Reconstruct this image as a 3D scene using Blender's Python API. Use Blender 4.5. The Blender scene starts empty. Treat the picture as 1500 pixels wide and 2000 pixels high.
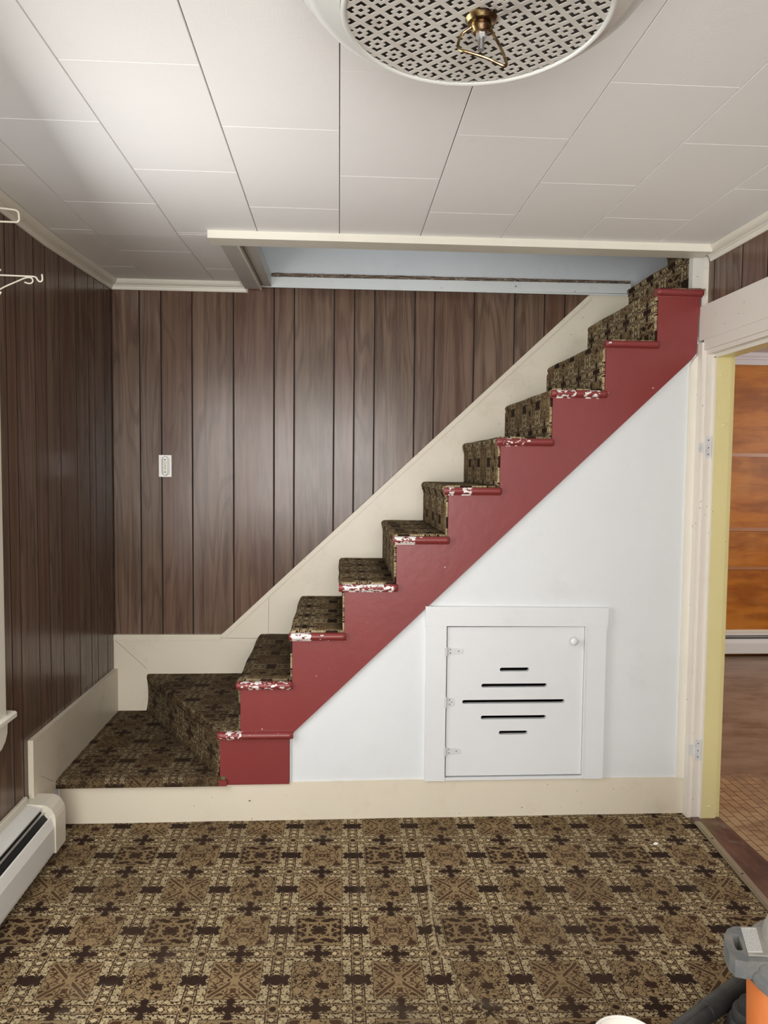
import bpy, bmesh, math, random
from mathutils import Vector, Matrix
random.seed(7)
scene = bpy.context.scene
C = scene.collection
PI = math.pi

# ------------------------------------------------------------------ camera, light, exposure
cam_d = bpy.data.cameras.new('camera'); cam = bpy.data.objects.new('camera', cam_d); C.objects.link(cam)
cam_d.sensor_fit = 'VERTICAL'; cam_d.sensor_height = 36.0; cam_d.lens = 36.0 * 1466 / 2000
cam_d.clip_start = 0.05
R = Matrix(((0.99818, -0.00653, -0.05998), (-0.05992, 0.05781, -0.99653), (0.00998, 0.99831, 0.05732)))
cam.matrix_world = Matrix.Translation((0, 0, 1.414)) @ R.to_4x4()
scene.camera = cam
scene.view_settings.view_transform = 'Standard'
scene.view_settings.look = 'None'
scene.view_settings.gamma = 1.0
scene.view_settings.use_curve_mapping = False
scene.view_settings.exposure = 0.16

world = bpy.data.worlds.new('sky'); scene.world = world; world.use_nodes = True
wbg = world.node_tree.nodes['Background']
wbg.inputs[0].default_value = (0.75, 0.85, 1.0, 1); wbg.inputs[1].default_value = 1.0

def area_light(name, loc, direction, w, h, power, col):
    d = bpy.data.lights.new(name, 'AREA'); d.shape = 'RECTANGLE'; d.size = w; d.size_y = h
    d.energy = power; d.color = col
    o = bpy.data.objects.new(name, d); C.objects.link(o); o.location = loc
    o.rotation_euler = Vector(direction).to_track_quat('-Z', 'Y').to_euler()
    return o
# left window daylight, the unseen rear window's, and added lamps for kitchen and stairwell
area_light('daylight_left_window', (-1.02, 1.90, 1.33), (1, 0.10, -0.28), 0.95, 1.35, 21, (1.0, 0.99, 0.96))
area_light('daylight_rear_window', (-0.20, -1.80, 1.45), (0.06, 1, 0.30), 2.0, 1.5, 128, (1.0, 0.98, 0.945))
area_light('added_light_kitchen', (4.85, 3.4, 1.5), (-1, 0.05, -0.25), 1.4, 1.3, 78, (1.0, 0.97, 0.93))  # added lamp to light the kitchen, no window modelled there
area_light('added_light_upstairs', (0.3, 3.06, 3.15), (0.0, 0.8, -0.6), 1.0, 0.8, 6.5, (0.92, 0.96, 1.0))  # added lamp giving the upper stairwell its bluish light

# ------------------------------------------------------------------ plan of the place (metres)
H = 1.414
YF, YB = 2.962, 3.80          # face of the stair side, back wall
XL, XR = -1.118, 1.462        # left wall, right wall
ZC = 2.291
def zc(y): return ZC + max(0.0, y - YF) * 0.040   # the old ceiling climbs a little at the back

# ------------------------------------------------------------------ node helpers
class S:
    """A socket (or number) with arithmetic, so patterns can be written as formulas."""
    nt = None
    def __init__(s, v): s.v = v
    @staticmethod
    def m(op, *a):
        n = S.nt.nodes.new('ShaderNodeMath'); n.operation = op
        for i, x in enumerate(a):
            x = x.v if isinstance(x, S) else x
            if isinstance(x, (int, float)): n.inputs[i].default_value = x
            else: S.nt.links.new(x, n.inputs[i])
        return S(n.outputs[0])
    def __add__(a, b): return S.m('ADD', a, b)
    __radd__ = __add__
    def __sub__(a, b): return S.m('SUBTRACT', a, b)
    def __rsub__(a, b): return S.m('SUBTRACT', b, a)
    def __mul__(a, b): return S.m('MULTIPLY', a, b)
    __rmul__ = __mul__
    def __truediv__(a, b): return S.m('DIVIDE', a, b)
    def __lt__(a, b): return S.m('LESS_THAN', a, b)
    def __gt__(a, b): return S.m('GREATER_THAN', a, b)
    def __abs__(a): return S.m('ABSOLUTE', a)
    def __mod__(a, b): return S.m('FLOORED_MODULO', a, b)
def fl(a): return S.m('FLOOR', a)
def sin(a): return S.m('SINE', a)
def mx(*a):
    r = a[0]
    for b in a[1:]: r = S.m('MAXIMUM', r, b)
    return r
def mn(a, b): return S.m('MINIMUM', a, b)
def ln2(a, b): return S.m('SQRT', a * a + b * b)
def near(a, b, w): return S.m('COMPARE', a, b, w)
def smooth(x, lo, hi):
    n = S.nt.nodes.new('ShaderNodeMapRange'); n.interpolation_type = 'SMOOTHSTEP'
    S.nt.links.new(x.v, n.inputs[0]); n.inputs[1].default_value = lo; n.inputs[2].default_value = hi
    return S(n.outputs[0])
def vec(x, y, z=0.0):
    n = S.nt.nodes.new('ShaderNodeCombineXYZ')
    for i, q in enumerate((x, y, z)):
        q = q.v if isinstance(q, S) else q
        if isinstance(q, (int, float)): n.inputs[i].default_value = q
        else: S.nt.links.new(q, n.inputs[i])
    return n.outputs[0]
def noise(v, scale=1.0, detail=2.0, rough=0.5, dist=0.0):
    n = S.nt.nodes.new('ShaderNodeTexNoise'); n.noise_dimensions = '3D'
    S.nt.links.new(v, n.inputs['Vector']); n.inputs['Scale'].default_value = scale
    n.inputs['Detail'].default_value = detail; n.inputs['Roughness'].default_value = rough
    n.inputs['Distortion'].default_value = dist
    return S(n.outputs[0])
def mix(f, a, b):
    n = S.nt.nodes.new('ShaderNodeMix'); n.data_type = 'RGBA'
    for i, q in ((0, f), (6, a), (7, b)):
        q = q.v if isinstance(q, S) else q
        if isinstance(q, tuple): n.inputs[i].default_value = (*q[:3], 1)
        elif isinstance(q, (int, float)): n.inputs[i].default_value = q
        else: S.nt.links.new(q, n.inputs[i])
    return n.outputs[2]
def pos():
    g = S.nt.nodes.new('ShaderNodeNewGeometry'); s = S.nt.nodes.new('ShaderNodeSeparateXYZ')
    S.nt.links.new(g.outputs['Position'], s.inputs[0])
    return S(s.outputs[0]), S(s.outputs[1]), S(s.outputs[2]), g.outputs['Position']
def attr(name):
    n = S.nt.nodes.new('ShaderNodeAttribute'); n.attribute_name = name
    return S(n.outputs['Fac'])
def new_mat(name, col=(0.5, 0.5, 0.5), rough=0.5, metal=0.0):
    m = bpy.data.materials.new(name); m.use_nodes = True; S.nt = m.node_tree
    b = S.nt.nodes['Principled BSDF']
    b.inputs['Base Color'].default_value = (*col, 1); b.inputs['Roughness'].default_value = rough
    b.inputs['Metallic'].default_value = metal
    return m, b
def set_col(b, c): S.nt.links.new(c, b.inputs['Base Color'])
def set_rough(b, r): S.nt.links.new(r.v, b.inputs['Roughness'])
def bump(b, h, strength=0.2, dist=0.002):
    n = S.nt.nodes.new('ShaderNodeBump'); n.inputs['Strength'].default_value = strength
    n.inputs['Distance'].default_value = dist
    S.nt.links.new(h.v, n.inputs['Height']); S.nt.links.new(n.outputs[0], b.inputs['Normal'])

def paint(name, col, rough=0.45, var=0.06, specks=0.0, speck_col=(0.06, 0.04, 0.03), lumps=0.15, grime=0.0, grime_col=(0.3, 0.25, 0.18)):
    """Old brush paint: slight mottling, chips or dirt specks, a lumpy sheen."""
    m, b = new_mat(name, col, rough)
    x, y, z, P = pos()
    big = noise(P, 2.3, 4, 0.6)
    c = mix(big, tuple(q * (1 - var) for q in col), tuple(min(1, q * (1 + var)) for q in col))
    if grime:
        g = smooth(noise(P, 5.5, 6, 0.7), 0.52, 0.78) * grime
        c = mix(g, c, grime_col)
    if specks:
        s1 = noise(P, 55, 2, 0.6)
        s2 = noise(P, 6, 2, 0.5)
        msk = (s1 > (0.80 - specks * 0.1)) * (s2 > 0.47)
        c = mix(msk, c, speck_col)
    set_col(b, c)
    bump(b, noise(P, 28, 3, 0.6) * 0.7 + noise(P, 160, 2, 0.5) * 0.3, lumps, 0.003)
    return m

# ------------------------------------------------------------------ materials
def carpet_mat(name, soil_shade, crease=False):
    m, b = new_mat(name, rough=0.95)
    b.inputs['Specular IOR Level'].default_value = 0.1
    uvn = S.nt.nodes.new('ShaderNodeUVMap'); uvn.uv_map = 'UVMap'
    sp = S.nt.nodes.new('ShaderNodeSeparateXYZ'); S.nt.links.new(uvn.outputs[0], sp.inputs[0])
    u, v = S(sp.outputs[0]), S(sp.outputs[1])
    # hand-printed wobble
    wob = noise(vec(u, v, 0.0), 38, 2, 0.5) - 0.5
    wob2 = noise(vec(u, v, 4.0), 38, 2, 0.5) - 0.5
    Pu, Pv = 0.226, 0.224
    U = (u + 0.052 + 0.113) / Pu + wob * 0.03
    V = (v - 2.005 + 0.112) / Pv + wob2 * 0.03
    cx, cy = fl(U), fl(V)
    lx, ly = U - cx - 0.5, V - cy - 0.5
    ax, ay = abs(lx), abs(ly)
    bx, by = 0.5 - ax, 0.5 - ay
    odd = cy % 2.0                                   # 0: X / bouquet rows, 1: foliage / medallion rows
    half = fl(cy / 2.0)
    par = (cx + half) % 2.0
    bouquet = (1.0 - odd) * (1.0 - par)
    cross = (1.0 - odd) * par
    dark_t = odd * (1.0 - par)
    light_t = odd * par
    sq = mx(ax / 0.315, ay / 0.335)
    inside = sq < 1.0
    frame = mx(ax, ay)
    # mirrored scrollwork
    seed = dark_t * 3.1 + light_t * 7.7 + cross * 12.3
    nA = noise(vec(ax * 11.0, ay * 11.0, seed), 1, 1.5, 0.5, 0.6)
    nB = noise(vec(ax * 20.0, ay * 20.0, seed + 20.0), 1, 1.0, 0.5, 0.5)
    nC = noise(vec(lx * 15.0, ly * 15.0, 31.0), 1, 1.2, 0.5, 1.2)
    nR = noise(vec(ax * 30.0, ay * 30.0, 44.0), 1, 1.5, 0.5, 0.8)
    nD = noise(vec(ax * 34.0, ay * 34.0, 61.0), 1, 1.0, 0.5, 0.6)
    nS = noise(vec(lx * 30.0, ly * 30.0, 50.0), 1, 1, 0.5)
    # foliage tile
    dia = (ax / 0.10 + ay / 0.085) < 1.0
    f_dark = mx(smooth(nA, 0.500, 0.560) * 0.9, dia * 1.0, smooth(nB, 0.56, 0.62) * 0.85, near(nB, 0.42, 0.02) * 0.6) * dark_t
    # medallion tile
    cor = ln2(ax - 0.235, ay - 0.26) + nS * 0.02
    f_light = mx(near(nA, 0.5, 0.034), near(nB, 0.45, 0.03) * (sq < 0.72), cor < 0.062) * light_t * 0.9
    # X tile
    bar = near(ax * 1.06, ay, 0.030) * (ax > 0.045) * (sq < 0.93)
    gap = near(ax * 1.06, ay, 0.055)
    f_cross = mx(bar * 0.80, near(nA, 0.53, 0.045) * 0.9 * (1.0 - gap), smooth(nB, 0.58, 0.61) * 0.8 * (1.0 - gap)) * cross
    # bouquet tile
    bl1 = (ln2(lx + 0.04, (ly - 0.11) * 1.2) + nS * 0.13) < 0.140
    bl2 = (ln2(lx - 0.07, (ly + 0.11) * 1.2) + nS * 0.13) < 0.145
    f_bq = mx(bl1 * 0.8, bl2 * 0.9, near(nC, 0.5, 0.050) * 0.9) * bouquet
    f_in = mx(f_dark, f_light, f_cross, f_bq) * inside * (sq < 0.96)
    # ring between square and outer frame
    ring = (1.0 - inside) * (frame < 0.425)
    f_ring = mx(smooth(nR, 0.53, 0.57), near(nR, 0.44, 0.018)) * ring * 0.92
    # lattice band with pale diamonds
    band = frame > 0.425
    cb = mn(bx, by); tl = mx(bx, by)
    dd = cb / 0.046 + abs(((tl / 0.115) % 1.0) - 0.5) * 2.0 / 0.66 + (nD - 0.5) * 0.7
    diam = dd < 1.0
    f_band = mx(smooth(nD, 0.52, 0.55), near(dd, 1.10, 0.10)) * band * (1.0 - diam) * 0.88
    lines = mx(near(frame, 0.425, 0.007), near(sq, 1.0, 0.018) * 0.75)
    # dark flowers standing in the bands
    cr = mx((ln2(ax, by) + nS * 0.03) < 0.085,
            (ln2((ax - 0.11) / 0.060, by / 0.045) + nS * 0.3) < 1.18,
            (ln2(ax / 0.045, (by - 0.12) / 0.060) + nS * 0.3) < 1.18)
    wide = mx((mx(bx / 0.152, ay / 0.058) + (nD - 0.5) * 1.1) < 1.05,
              (ln2((bx - 0.125) / 0.045, (ay - 0.05) / 0.045) + (nD - 0.5) * 1.6) < 1.0,
              (ln2(bx / 0.05, (ay - 0.07) / 0.035) + (nD - 0.5) * 1.0) < 1.0)
    ros = ln2(bx, by)
    flowers = mx(cr, wide, ros < 0.040)
    halo = (ros < 0.07) * (ros > 0.04)
    tan_c, cream, mid, drk = (0.245, 0.172, 0.088), (0.46, 0.37, 0.215), (0.20, 0.14, 0.072), (0.024, 0.0125, 0.0085)
    base = mix(inside, cream, tan_c)
    base = mix(band * (1.0 - diam), base, (0.29, 0.21, 0.115))
    base = mix(halo, base, mid)
    dk = mx(f_in, f_ring, f_band * (1.0 - halo), lines)
    brown = mix(mx(light_t, cross) * inside, (0.030, 0.015, 0.009), (0.052, 0.026, 0.014))
    c = mix(mn(dk * 1.12, 1.0), base, brown)
    c = mix(flowers, c, drk)
    # wear, dust and tuft grain
    wear = smooth(noise(vec(u, v, 9.0), 2.6, 5, 0.65), 0.40, 0.72)
    c = mix(wear * 0.35, c, (0.062, 0.041, 0.024))
    dust = smooth(noise(vec(u, v, 15.0), 4.0, 4, 0.6), 0.58, 0.75)
    c = mix(dust * 0.16, c, (0.30, 0.26, 0.19))
    tuft = noise(vec(u, v, 2.0), 900, 2, 0.6)
    c = mix(smooth(tuft, 0.42, 0.8) * 0.25, c, (0.04, 0.027, 0.018))
    crumb = noise(vec(u, v, 70.0), 130, 1, 0.5) > 0.845
    c = mix(crumb, c, (0.6, 0.56, 0.48))
    if soil_shade: c = mix(noise(vec(u, v, 33.0), 5, 4, 0.6) * soil_shade + soil_shade * 0.35, c, (0.036, 0.023, 0.013))  # dirt together with dimness painted into the pile
    if crease: c = mix(smooth(attr('crease') + (noise(vec(u, v, 90.0), 60, 3, 0.6) - 0.5) * 1.1, 0.55, 0.95) * 0.75, c, (0.40, 0.32, 0.20))   # pile worn bare on the ridge
    set_col(b, c)
    bump(b, tuft * 0.6 + noise(vec(u, v, 6.0), 260, 2, 0.6) * 0.4, 0.5, 0.003)
    return m
M_carpet = carpet_mat('patterned_carpet', 0.0)
M_floorcarpet = carpet_mat('patterned_carpet_floor', 0.0, True)
M_soiled_dim = carpet_mat('patterned_carpet_soiled_dimmed', 0.62)      # trodden dirt plus the landing's dimmer light, darkened into the carpet colour

def panel_mat():
    m, b = new_mat('walnut_panelling', rough=0.34)
    x, y, z, P = pos()
    pr = attr('plank')
    s = pr * 57.0
    u = x + y
    n1 = noise(vec(u * 7.0 + s, z * 0.75 + s, s), 1, 2.0, 0.5, 0.25)
    rings = sin(n1 * 62.0) * 0.5 + 0.5
    pore = noise(vec(u * 210.0, z * 7.0, s), 1, 3, 0.65)
    streak = noise(vec(u * 34.0 + s, z * 0.8, s), 1, 3, 0.6)
    blotch = noise(vec(u * 2.2, z * 1.5, s), 1, 3, 0.6)
    c = mix(smooth(streak, 0.25, 0.75), (0.085, 0.049, 0.034), (0.192, 0.128, 0.092))
    c = mix(smooth(rings, 0.55, 1.0) * 0.48, c, (0.052, 0.026, 0.018))
    c = mix(smooth(pore, 0.45, 0.75) * 0.40, c, (0.225, 0.150, 0.105))
    c = mix(smooth(noise(vec(u * 150.0, z * 3.0, s + 3.0), 1, 2, 0.6), 0.58, 0.75) * 0.6, c, (0.035, 0.018, 0.012))
    c = mix(smooth(blotch, 0.40, 0.72) * 0.40, c, (0.090, 0.060, 0.034))
    c = mix(smooth((pr * 7.3) % 1.0, 0.3, 1.0) * 0.38, c, (0.115, 0.048, 0.030))
    sc = noise(vec(u * 30.0, z * 12.0, 80.0), 1, 2, 0.6) > 0.79
    c = mix(sc * 0.6, c, (0.03, 0.018, 0.012))
    set_col(b, c)
    set_rough(b, noise(P, 6, 3, 0.6) * 0.10 + 0.17)
    b.inputs['Specular IOR Level'].default_value = 0.30
    bump(b, pore, 0.08, 0.001)
    return m
M_panel = panel_mat()
M_groove = new_mat('groove_brown', (0.012, 0.007, 0.005), 0.8)[0]

def ceiling_mat():
    m, b = new_mat('fibre_ceiling_tile', rough=0.7)
    x, y, z, P = pos()
    c = mix(noise(P, 1.4, 4, 0.6), (0.82, 0.81, 0.79), (0.89, 0.88, 0.865))
    wv = noise(vec(x * 260.0, y * 40.0, 0.0), 1, 2, 0.6) + noise(vec(x * 40.0, y * 260.0, 3.0), 1, 2, 0.6)
    c = mix(smooth(noise(P, 6, 5, 0.65), 0.6, 0.85) * 0.22, c, (0.58, 0.55, 0.50))
    set_col(b, c)
    bump(b, wv, 0.09, 0.002)
    return m
M_ceil = ceiling_mat()
M_seam = new_mat('seam_dark', (0.05, 0.035, 0.03), 0.9)[0]
M_white = paint('bluish_white_plaster_paint', (0.66, 0.685, 0.70), 0.5, 0.05, 0.10, (0.25, 0.25, 0.25), 0.35, 0.25, (0.50, 0.50, 0.49))
M_hatch = paint('white_door_paint', (0.68, 0.70, 0.715), 0.42, 0.04, 0.25, (0.25, 0.23, 0.22), 0.15, 0.2, (0.50, 0.50, 0.49))
M_cream = paint('cream_gloss_paint', (0.66, 0.60, 0.485), 0.36, 0.05, 0.55, (0.10, 0.06, 0.045), 0.18, 0.35, (0.45, 0.38, 0.27))
M_ivory = paint('ivory_trim_paint', (0.72, 0.69, 0.60), 0.36, 0.04, 0.35, (0.15, 0.11, 0.09), 0.15, 0.1)
M_case = paint('doorway_casing_paint', (0.70, 0.655, 0.59), 0.38, 0.04, 0.75, (0.13, 0.09, 0.075), 0.2, 0.25, (0.55, 0.48, 0.40))
M_jamb = paint('yellow_jamb_paint', (0.70, 0.63, 0.32), 0.32, 0.06, 0.5, (0.13, 0.10, 0.05), 0.5, 0.2, (0.56, 0.53, 0.29))
M_post = paint('dull_white_paint', (0.60, 0.585, 0.54), 0.5, 0.05, 0.2, (0.2, 0.18, 0.15), 0.2, 0.3, (0.42, 0.40, 0.35))
M_greybd = paint('grey_white_board', (0.50, 0.49, 0.455), 0.5, 0.07, 0.3, (0.2, 0.17, 0.15), 0.2, 0.4, (0.34, 0.31, 0.27))
M_blue = paint('blue_grey_plaster', (0.55, 0.575, 0.59), 0.6, 0.12, 0.2, (0.30, 0.30, 0.30), 0.5, 0.5, (0.42, 0.46, 0.48))
M_strip = paint('pale_blue_white_board', (0.58, 0.60, 0.59), 0.45, 0.05, 0.5, (0.12, 0.10, 0.09), 0.15, 0.2)
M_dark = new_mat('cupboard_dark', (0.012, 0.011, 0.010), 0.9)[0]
M_black = new_mat('slot_black', (0.008, 0.008, 0.008), 0.6)[0]
M_heat = paint('heater_white_enamel', (0.66, 0.66, 0.63), 0.30, 0.03, 0.1, (0.3, 0.28, 0.25), 0.04)
M_heatcap = paint('heater_cream_enamel', (0.64, 0.60, 0.50), 0.34, 0.04, 0.3, (0.25, 0.2, 0.15), 0.05)
M_brass, _b = new_mat('aged_brass', (0.42, 0.30, 0.12), 0.28, 1.0)
x_, y_, z_, P_ = pos(); set_col(_b, mix(smooth(noise(P_, 60, 3, 0.6), 0.32, 0.58), (0.50, 0.38, 0.17), (0.14, 0.085, 0.055)))
M_steel = new_mat('dull_steel', (0.35, 0.36, 0.36), 0.4, 1.0)[0]
M_nut = new_mat('grey_steel', (0.62, 0.62, 0.62), 0.35, 0.8)[0]
M_enamel = paint('lamp_white_enamel', (0.70, 0.71, 0.68), 0.22, 0.03, 0.05, (0.4, 0.38, 0.33), 0.03)
M_grille = paint('lamp_grille_enamel', (0.62, 0.60, 0.55), 0.4, 0.10, 0.2, (0.28, 0.22, 0.18), 0.05, 0.5, (0.40, 0.33, 0.28))
M_inlamp = new_mat('lamp_inner_metal', (0.10, 0.085, 0.07), 0.7)[0]
M_switch = new_mat('switch_plastic', (0.88, 0.88, 0.85), 0.25)[0]
M_toggle = new_mat('switch_toggle_plastic', (0.66, 0.65, 0.50), 0.35)[0]
M_screw = new_mat('screw_dark', (0.04, 0.035, 0.03), 0.5)[0]
M_joint = new_mat('joint_brown', (0.16, 0.12, 0.08), 0.8)[0]  # brown of the joints scribed into the skirt boards
M_wire = new_mat('cream_wire_enamel', (0.72, 0.68, 0.56), 0.35)[0]
M_hinge = paint('painted_hinge', (0.60, 0.615, 0.62), 0.4, 0.05, 0.6, (0.12, 0.09, 0.08), 0.2, 0.6, (0.28, 0.25, 0.23))
M_sill = None

def red_mat(name, chips):
    m, b = new_mat(name, rough=0.36)
    x, y, z, P = pos()
    c = mix(noise(P, 3, 4, 0.6), (0.175, 0.025, 0.025), (0.225, 0.037, 0.035))
    if chips:
        a = attr('chip')
        n = noise(vec(x * 48.0, y * 60.0, z * 80.0), 1, 2.5, 0.6)
        msk = smooth(n + a * 0.30, 0.735, 0.755)
        c = mix(msk, c, mix(noise(P, 150, 2), (0.62, 0.62, 0.62), (0.86, 0.84, 0.78)))
    else:
        n = noise(P, 62, 1, 0.5)
        n2 = noise(P, 4.0, 2, 0.5)
        c = mix((n > 0.79) * (n2 > 0.46), c, (0.72, 0.68, 0.58))
        ed = attr('chip')
        n3 = noise(P, 90, 2, 0.6)
        c = mix(smooth(n3 + ed * 0.3, 0.80, 0.82), c, (0.72, 0.70, 0.63))
    set_col(b, c)
    bump(b, noise(P, 24, 3, 0.6), 0.22, 0.003)
    return m
M_red = red_mat('red_stringer_paint', False)
M_redn = red_mat('red_nosing_paint_chipped', True)

def lath_mat():
    m, b = new_mat('broken_edge_lath', rough=0.9)
    x, y, z, P = pos()
    n = noise(vec(x * 14.0, y * 5.0, z * 420.0), 1, 3, 0.6)
    c = mix(smooth(n, 0.40, 0.6), (0.045, 0.026, 0.018), (0.26, 0.19, 0.135))
    c = mix(noise(vec(x * 60.0, 0.0, z * 200.0), 1, 2, 0.5) > 0.66, c, (0.66, 0.64, 0.58))
    set_col(b, c); return m
M_lath = lath_mat()

def orange_wood():
    m, b = new_mat('orange_shellac_plywood', rough=0.42)
    b.inputs['Specular IOR Level'].default_value = 0.22
    x, y, z, P = pos()
    n = noise(vec(x * 2.2, y, z * 11.0), 1, 4, 0.6, 0.6)
    c = mix(smooth(n, 0.3, 0.7), (0.25, 0.070, 0.006), (0.46, 0.160, 0.016))
    c = mix(smooth(noise(P, 2.2, 3, 0.6), 0.45, 0.7) * 0.5, c, (0.52, 0.23, 0.055))
    c = mix(smooth(noise(vec(x * 5.0, y, z * 60.0), 1, 3, 0.6), 0.55, 0.75) * 0.35, c, (0.17, 0.048, 0.008))
    set_col(b, c); return m
M_orange = orange_wood()
M_batten = paint('batten_brown', (0.34, 0.135, 0.045), 0.4, 0.15)

def kitchen_floor():
    m, b = new_mat('worn_linoleum', rough=0.38)
    x, y, z, P = pos()
    wob = noise(P, 7, 2, 0.5) * 0.01
    br = S.nt.nodes.new('ShaderNodeTexBrick')
    S.nt.links.new(vec(y + wob, x + wob, 0.0), br.inputs['Vector'])
    br.offset = 0.5; br.inputs['Scale'].default_value = 1.0
    br.inputs['Brick Width'].default_value = 0.078; br.inputs['Row Height'].default_value = 0.040
    br.inputs['Mortar Size'].default_value = 0.0022; br.inputs['Mortar Smooth'].default_value = 0.2
    br.inputs['Color1'].default_value = (0.42, 0.30, 0.17, 1); br.inputs['Color2'].default_value = (0.33, 0.235, 0.135, 1)
    br.inputs['Mortar'].default_value = (0.12, 0.055, 0.025, 1)
    worn = smooth(noise(vec(x * 1.6, y * 1.2, 0.0), 1, 5, 0.65) + y * 0.16, 0.93, 1.08)
    stain = mix(noise(vec(x * 3.0, y * 9.0, 1.0), 1, 5, 0.7), (0.10, 0.060, 0.038), (0.42, 0.315, 0.225))
    c = mix(worn, br.outputs['Color'], stain)
    c = mix(smooth(noise(vec(x * 2.0, y * 5.0, 5.0), 1, 5, 0.7), 0.50, 0.66) * 0.65, c, (0.13, 0.072, 0.042))
    set_col(b, c)
    return m
M_kfloor = kitchen_floor()

def sill_mat():
    m, b = new_mat('worn_brown_threshold', rough=0.4)
    x, y, z, P = pos()
    c = mix(smooth(noise(vec(x * 20, y * 5, 0.0), 1, 4, 0.6), 0.3, 0.7), (0.055, 0.026, 0.020), (0.13, 0.066, 0.048))
    c = mix(smooth(noise(P, 9, 3, 0.6), 0.55, 0.75) * 0.6, c, (0.20, 0.16, 0.125))
    set_col(b, c); return m
M_sill = sill_mat()
M_strip_metal, _b = new_mat('dull_edge_metal', (0.34, 0.30, 0.22), 0.42, 0.6)

def plain(name, c1, c2, rough, scale=8.0, lumps=0.05):
    m, b = new_mat(name, c1, rough)
    x, y, z, P = pos()
    set_col(b, mix(smooth(noise(P, scale, 4, 0.6), 0.35, 0.7), c1, c2))
    bump(b, noise(P, 90, 2, 0.5), lumps, 0.001)
    return m
M_tank = plain('orange_plastic', (0.78, 0.22, 0.055), (0.80, 0.27, 0.09), 0.4)
M_lid = plain('dusty_grey_plastic', (0.13, 0.14, 0.145), (0.24, 0.23, 0.205), 0.5, 14)
M_lidtop = plain('dusty_grey_plastic_top', (0.26, 0.25, 0.225), (0.36, 0.34, 0.30), 0.6, 10)
M_rubber = plain('black_rubber', (0.028, 0.030, 0.031), (0.055, 0.056, 0.055), 0.5, 20)
M_label = new_mat('label_paper', (0.62, 0.62, 0.60), 0.5)[0]
M_print = new_mat('label_print', (0.30, 0.30, 0.30), 0.6)[0]
M_tub = new_mat('white_plastic_tub', (0.78, 0.77, 0.72), 0.35)[0]
M_tubin = new_mat('tub_contents', (0.55, 0.50, 0.44), 0.6)[0]
M_tile_k = paint('kitchen_ceiling_paint', (0.62, 0.60, 0.62), 0.6, 0.03)
M_glass, _g = new_mat('window_glass', (0.9, 0.95, 0.95), 0.02)
_g.inputs['Alpha'].default_value = 0.12

# ------------------------------------------------------------------ mesh helpers
ORG = {}
def obj(name, bm, mat, parent=None, bevel=0.0, smooth_=False, loc=None, segs=2):
    if bevel:
        es = [e for e in bm.edges if len(e.link_faces) == 2 and e.calc_face_angle(0) > 0.5]
        bmesh.ops.bevel(bm, geom=es, offset=bevel, segments=segs, profile=0.5, affect='EDGES', clamp_overlap=True)
    org = ORG[parent.name] if parent else Vector(loc or (0, 0, 0))
    me = bpy.data.meshes.new(name)
    bmesh.ops.translate(bm, verts=bm.verts, vec=-org)
    bmesh.ops.recalc_face_normals(bm, faces=bm.faces)
    bm.to_mesh(me); bm.free()
    for mm in (mat if isinstance(mat, (list, tuple)) else [mat]): me.materials.append(mm)
    o = bpy.data.objects.new(name, me); C.objects.link(o)
    if parent: o.parent = parent
    else: o.location = org
    ORG[o.name] = org
    if smooth_:
        for p in me.polygons: p.use_smooth = True
        try: me.set_sharp_from_angle(angle=math.radians(35))
        except Exception: pass
    return o
def tag(o, label=None, cat=None, group=None, kind=None):
    if label: o['label'] = label
    if cat: o['category'] = cat
    if group: o['group'] = group
    if kind: o['kind'] = kind
    return o
def struct(name, bm, mat, parent=None, **k):
    o = obj(name, bm, mat, parent, **k)
    if not parent: o['kind'] = 'structure'
    return o
def thing(name, label, cat, loc, group=None):
    o = bpy.data.objects.new(name, None); C.objects.link(o); o.location = loc
    o.empty_display_size = 0.1
    ORG[o.name] = Vector(loc)
    return tag(o, label, cat, group)
def bx(x0, x1, y0, y1, z0, z1, bm=None):
    bm = bm or bmesh.new()
    v = [bm.verts.new(p) for p in ((x0, y0, z0), (x1, y0, z0), (x1, y1, z0), (x0, y1, z0), (x0, y0, z1), (x1, y0, z1), (x1, y1, z1), (x0, y1, z1))]
    for f in ((0, 3, 2, 1), (4, 5, 6, 7), (0, 1, 5, 4), (1, 2, 6, 5), (2, 3, 7, 6), (3, 0, 4, 7)):
        bm.faces.new([v[i] for i in f])
    return bm
def prism(pts, axis, a, b, bm=None):
    """Polygon given in the two other axes, extruded from a to b along axis."""
    bm = bm or bmesh.new()
    def P(p, t):
        return (t, p[0], p[1]) if axis == 'x' else (p[0], t, p[1]) if axis == 'y' else (p[0], p[1], t)
    A = [bm.verts.new(P(p, a)) for p in pts]; B = [bm.verts.new(P(p, b)) for p in pts]
    n = len(pts)
    bm.faces.new(A); bm.faces.new(B[::-1])
    for i in range(n): bm.faces.new((A[i], B[i], B[(i + 1) % n], A[(i + 1) % n]))
    return bm
def flat_solid(pts, axis, a, b):
    """Like prism but for concave outlines: both faces are cut into triangles."""
    from mathutils.geometry import tessellate_polygon
    tri = tessellate_polygon([[Vector((p[0], p[1], 0)) for p in pts]])
    bm = bmesh.new()
    def P(p, t):
        return (t, p[0], p[1]) if axis == 'x' else (p[0], t, p[1]) if axis == 'y' else (p[0], p[1], t)
    A = [bm.verts.new(P(p, a)) for p in pts]; B = [bm.verts.new(P(p, b)) for p in pts]
    for t in tri:
        bm.faces.new([A[i] for i in t]); bm.faces.new([B[i] for i in reversed(t)])
    n = len(pts)
    for i in range(n): bm.faces.new((A[i], B[i], B[(i + 1) % n], A[(i + 1) % n]))
    return bm
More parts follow.
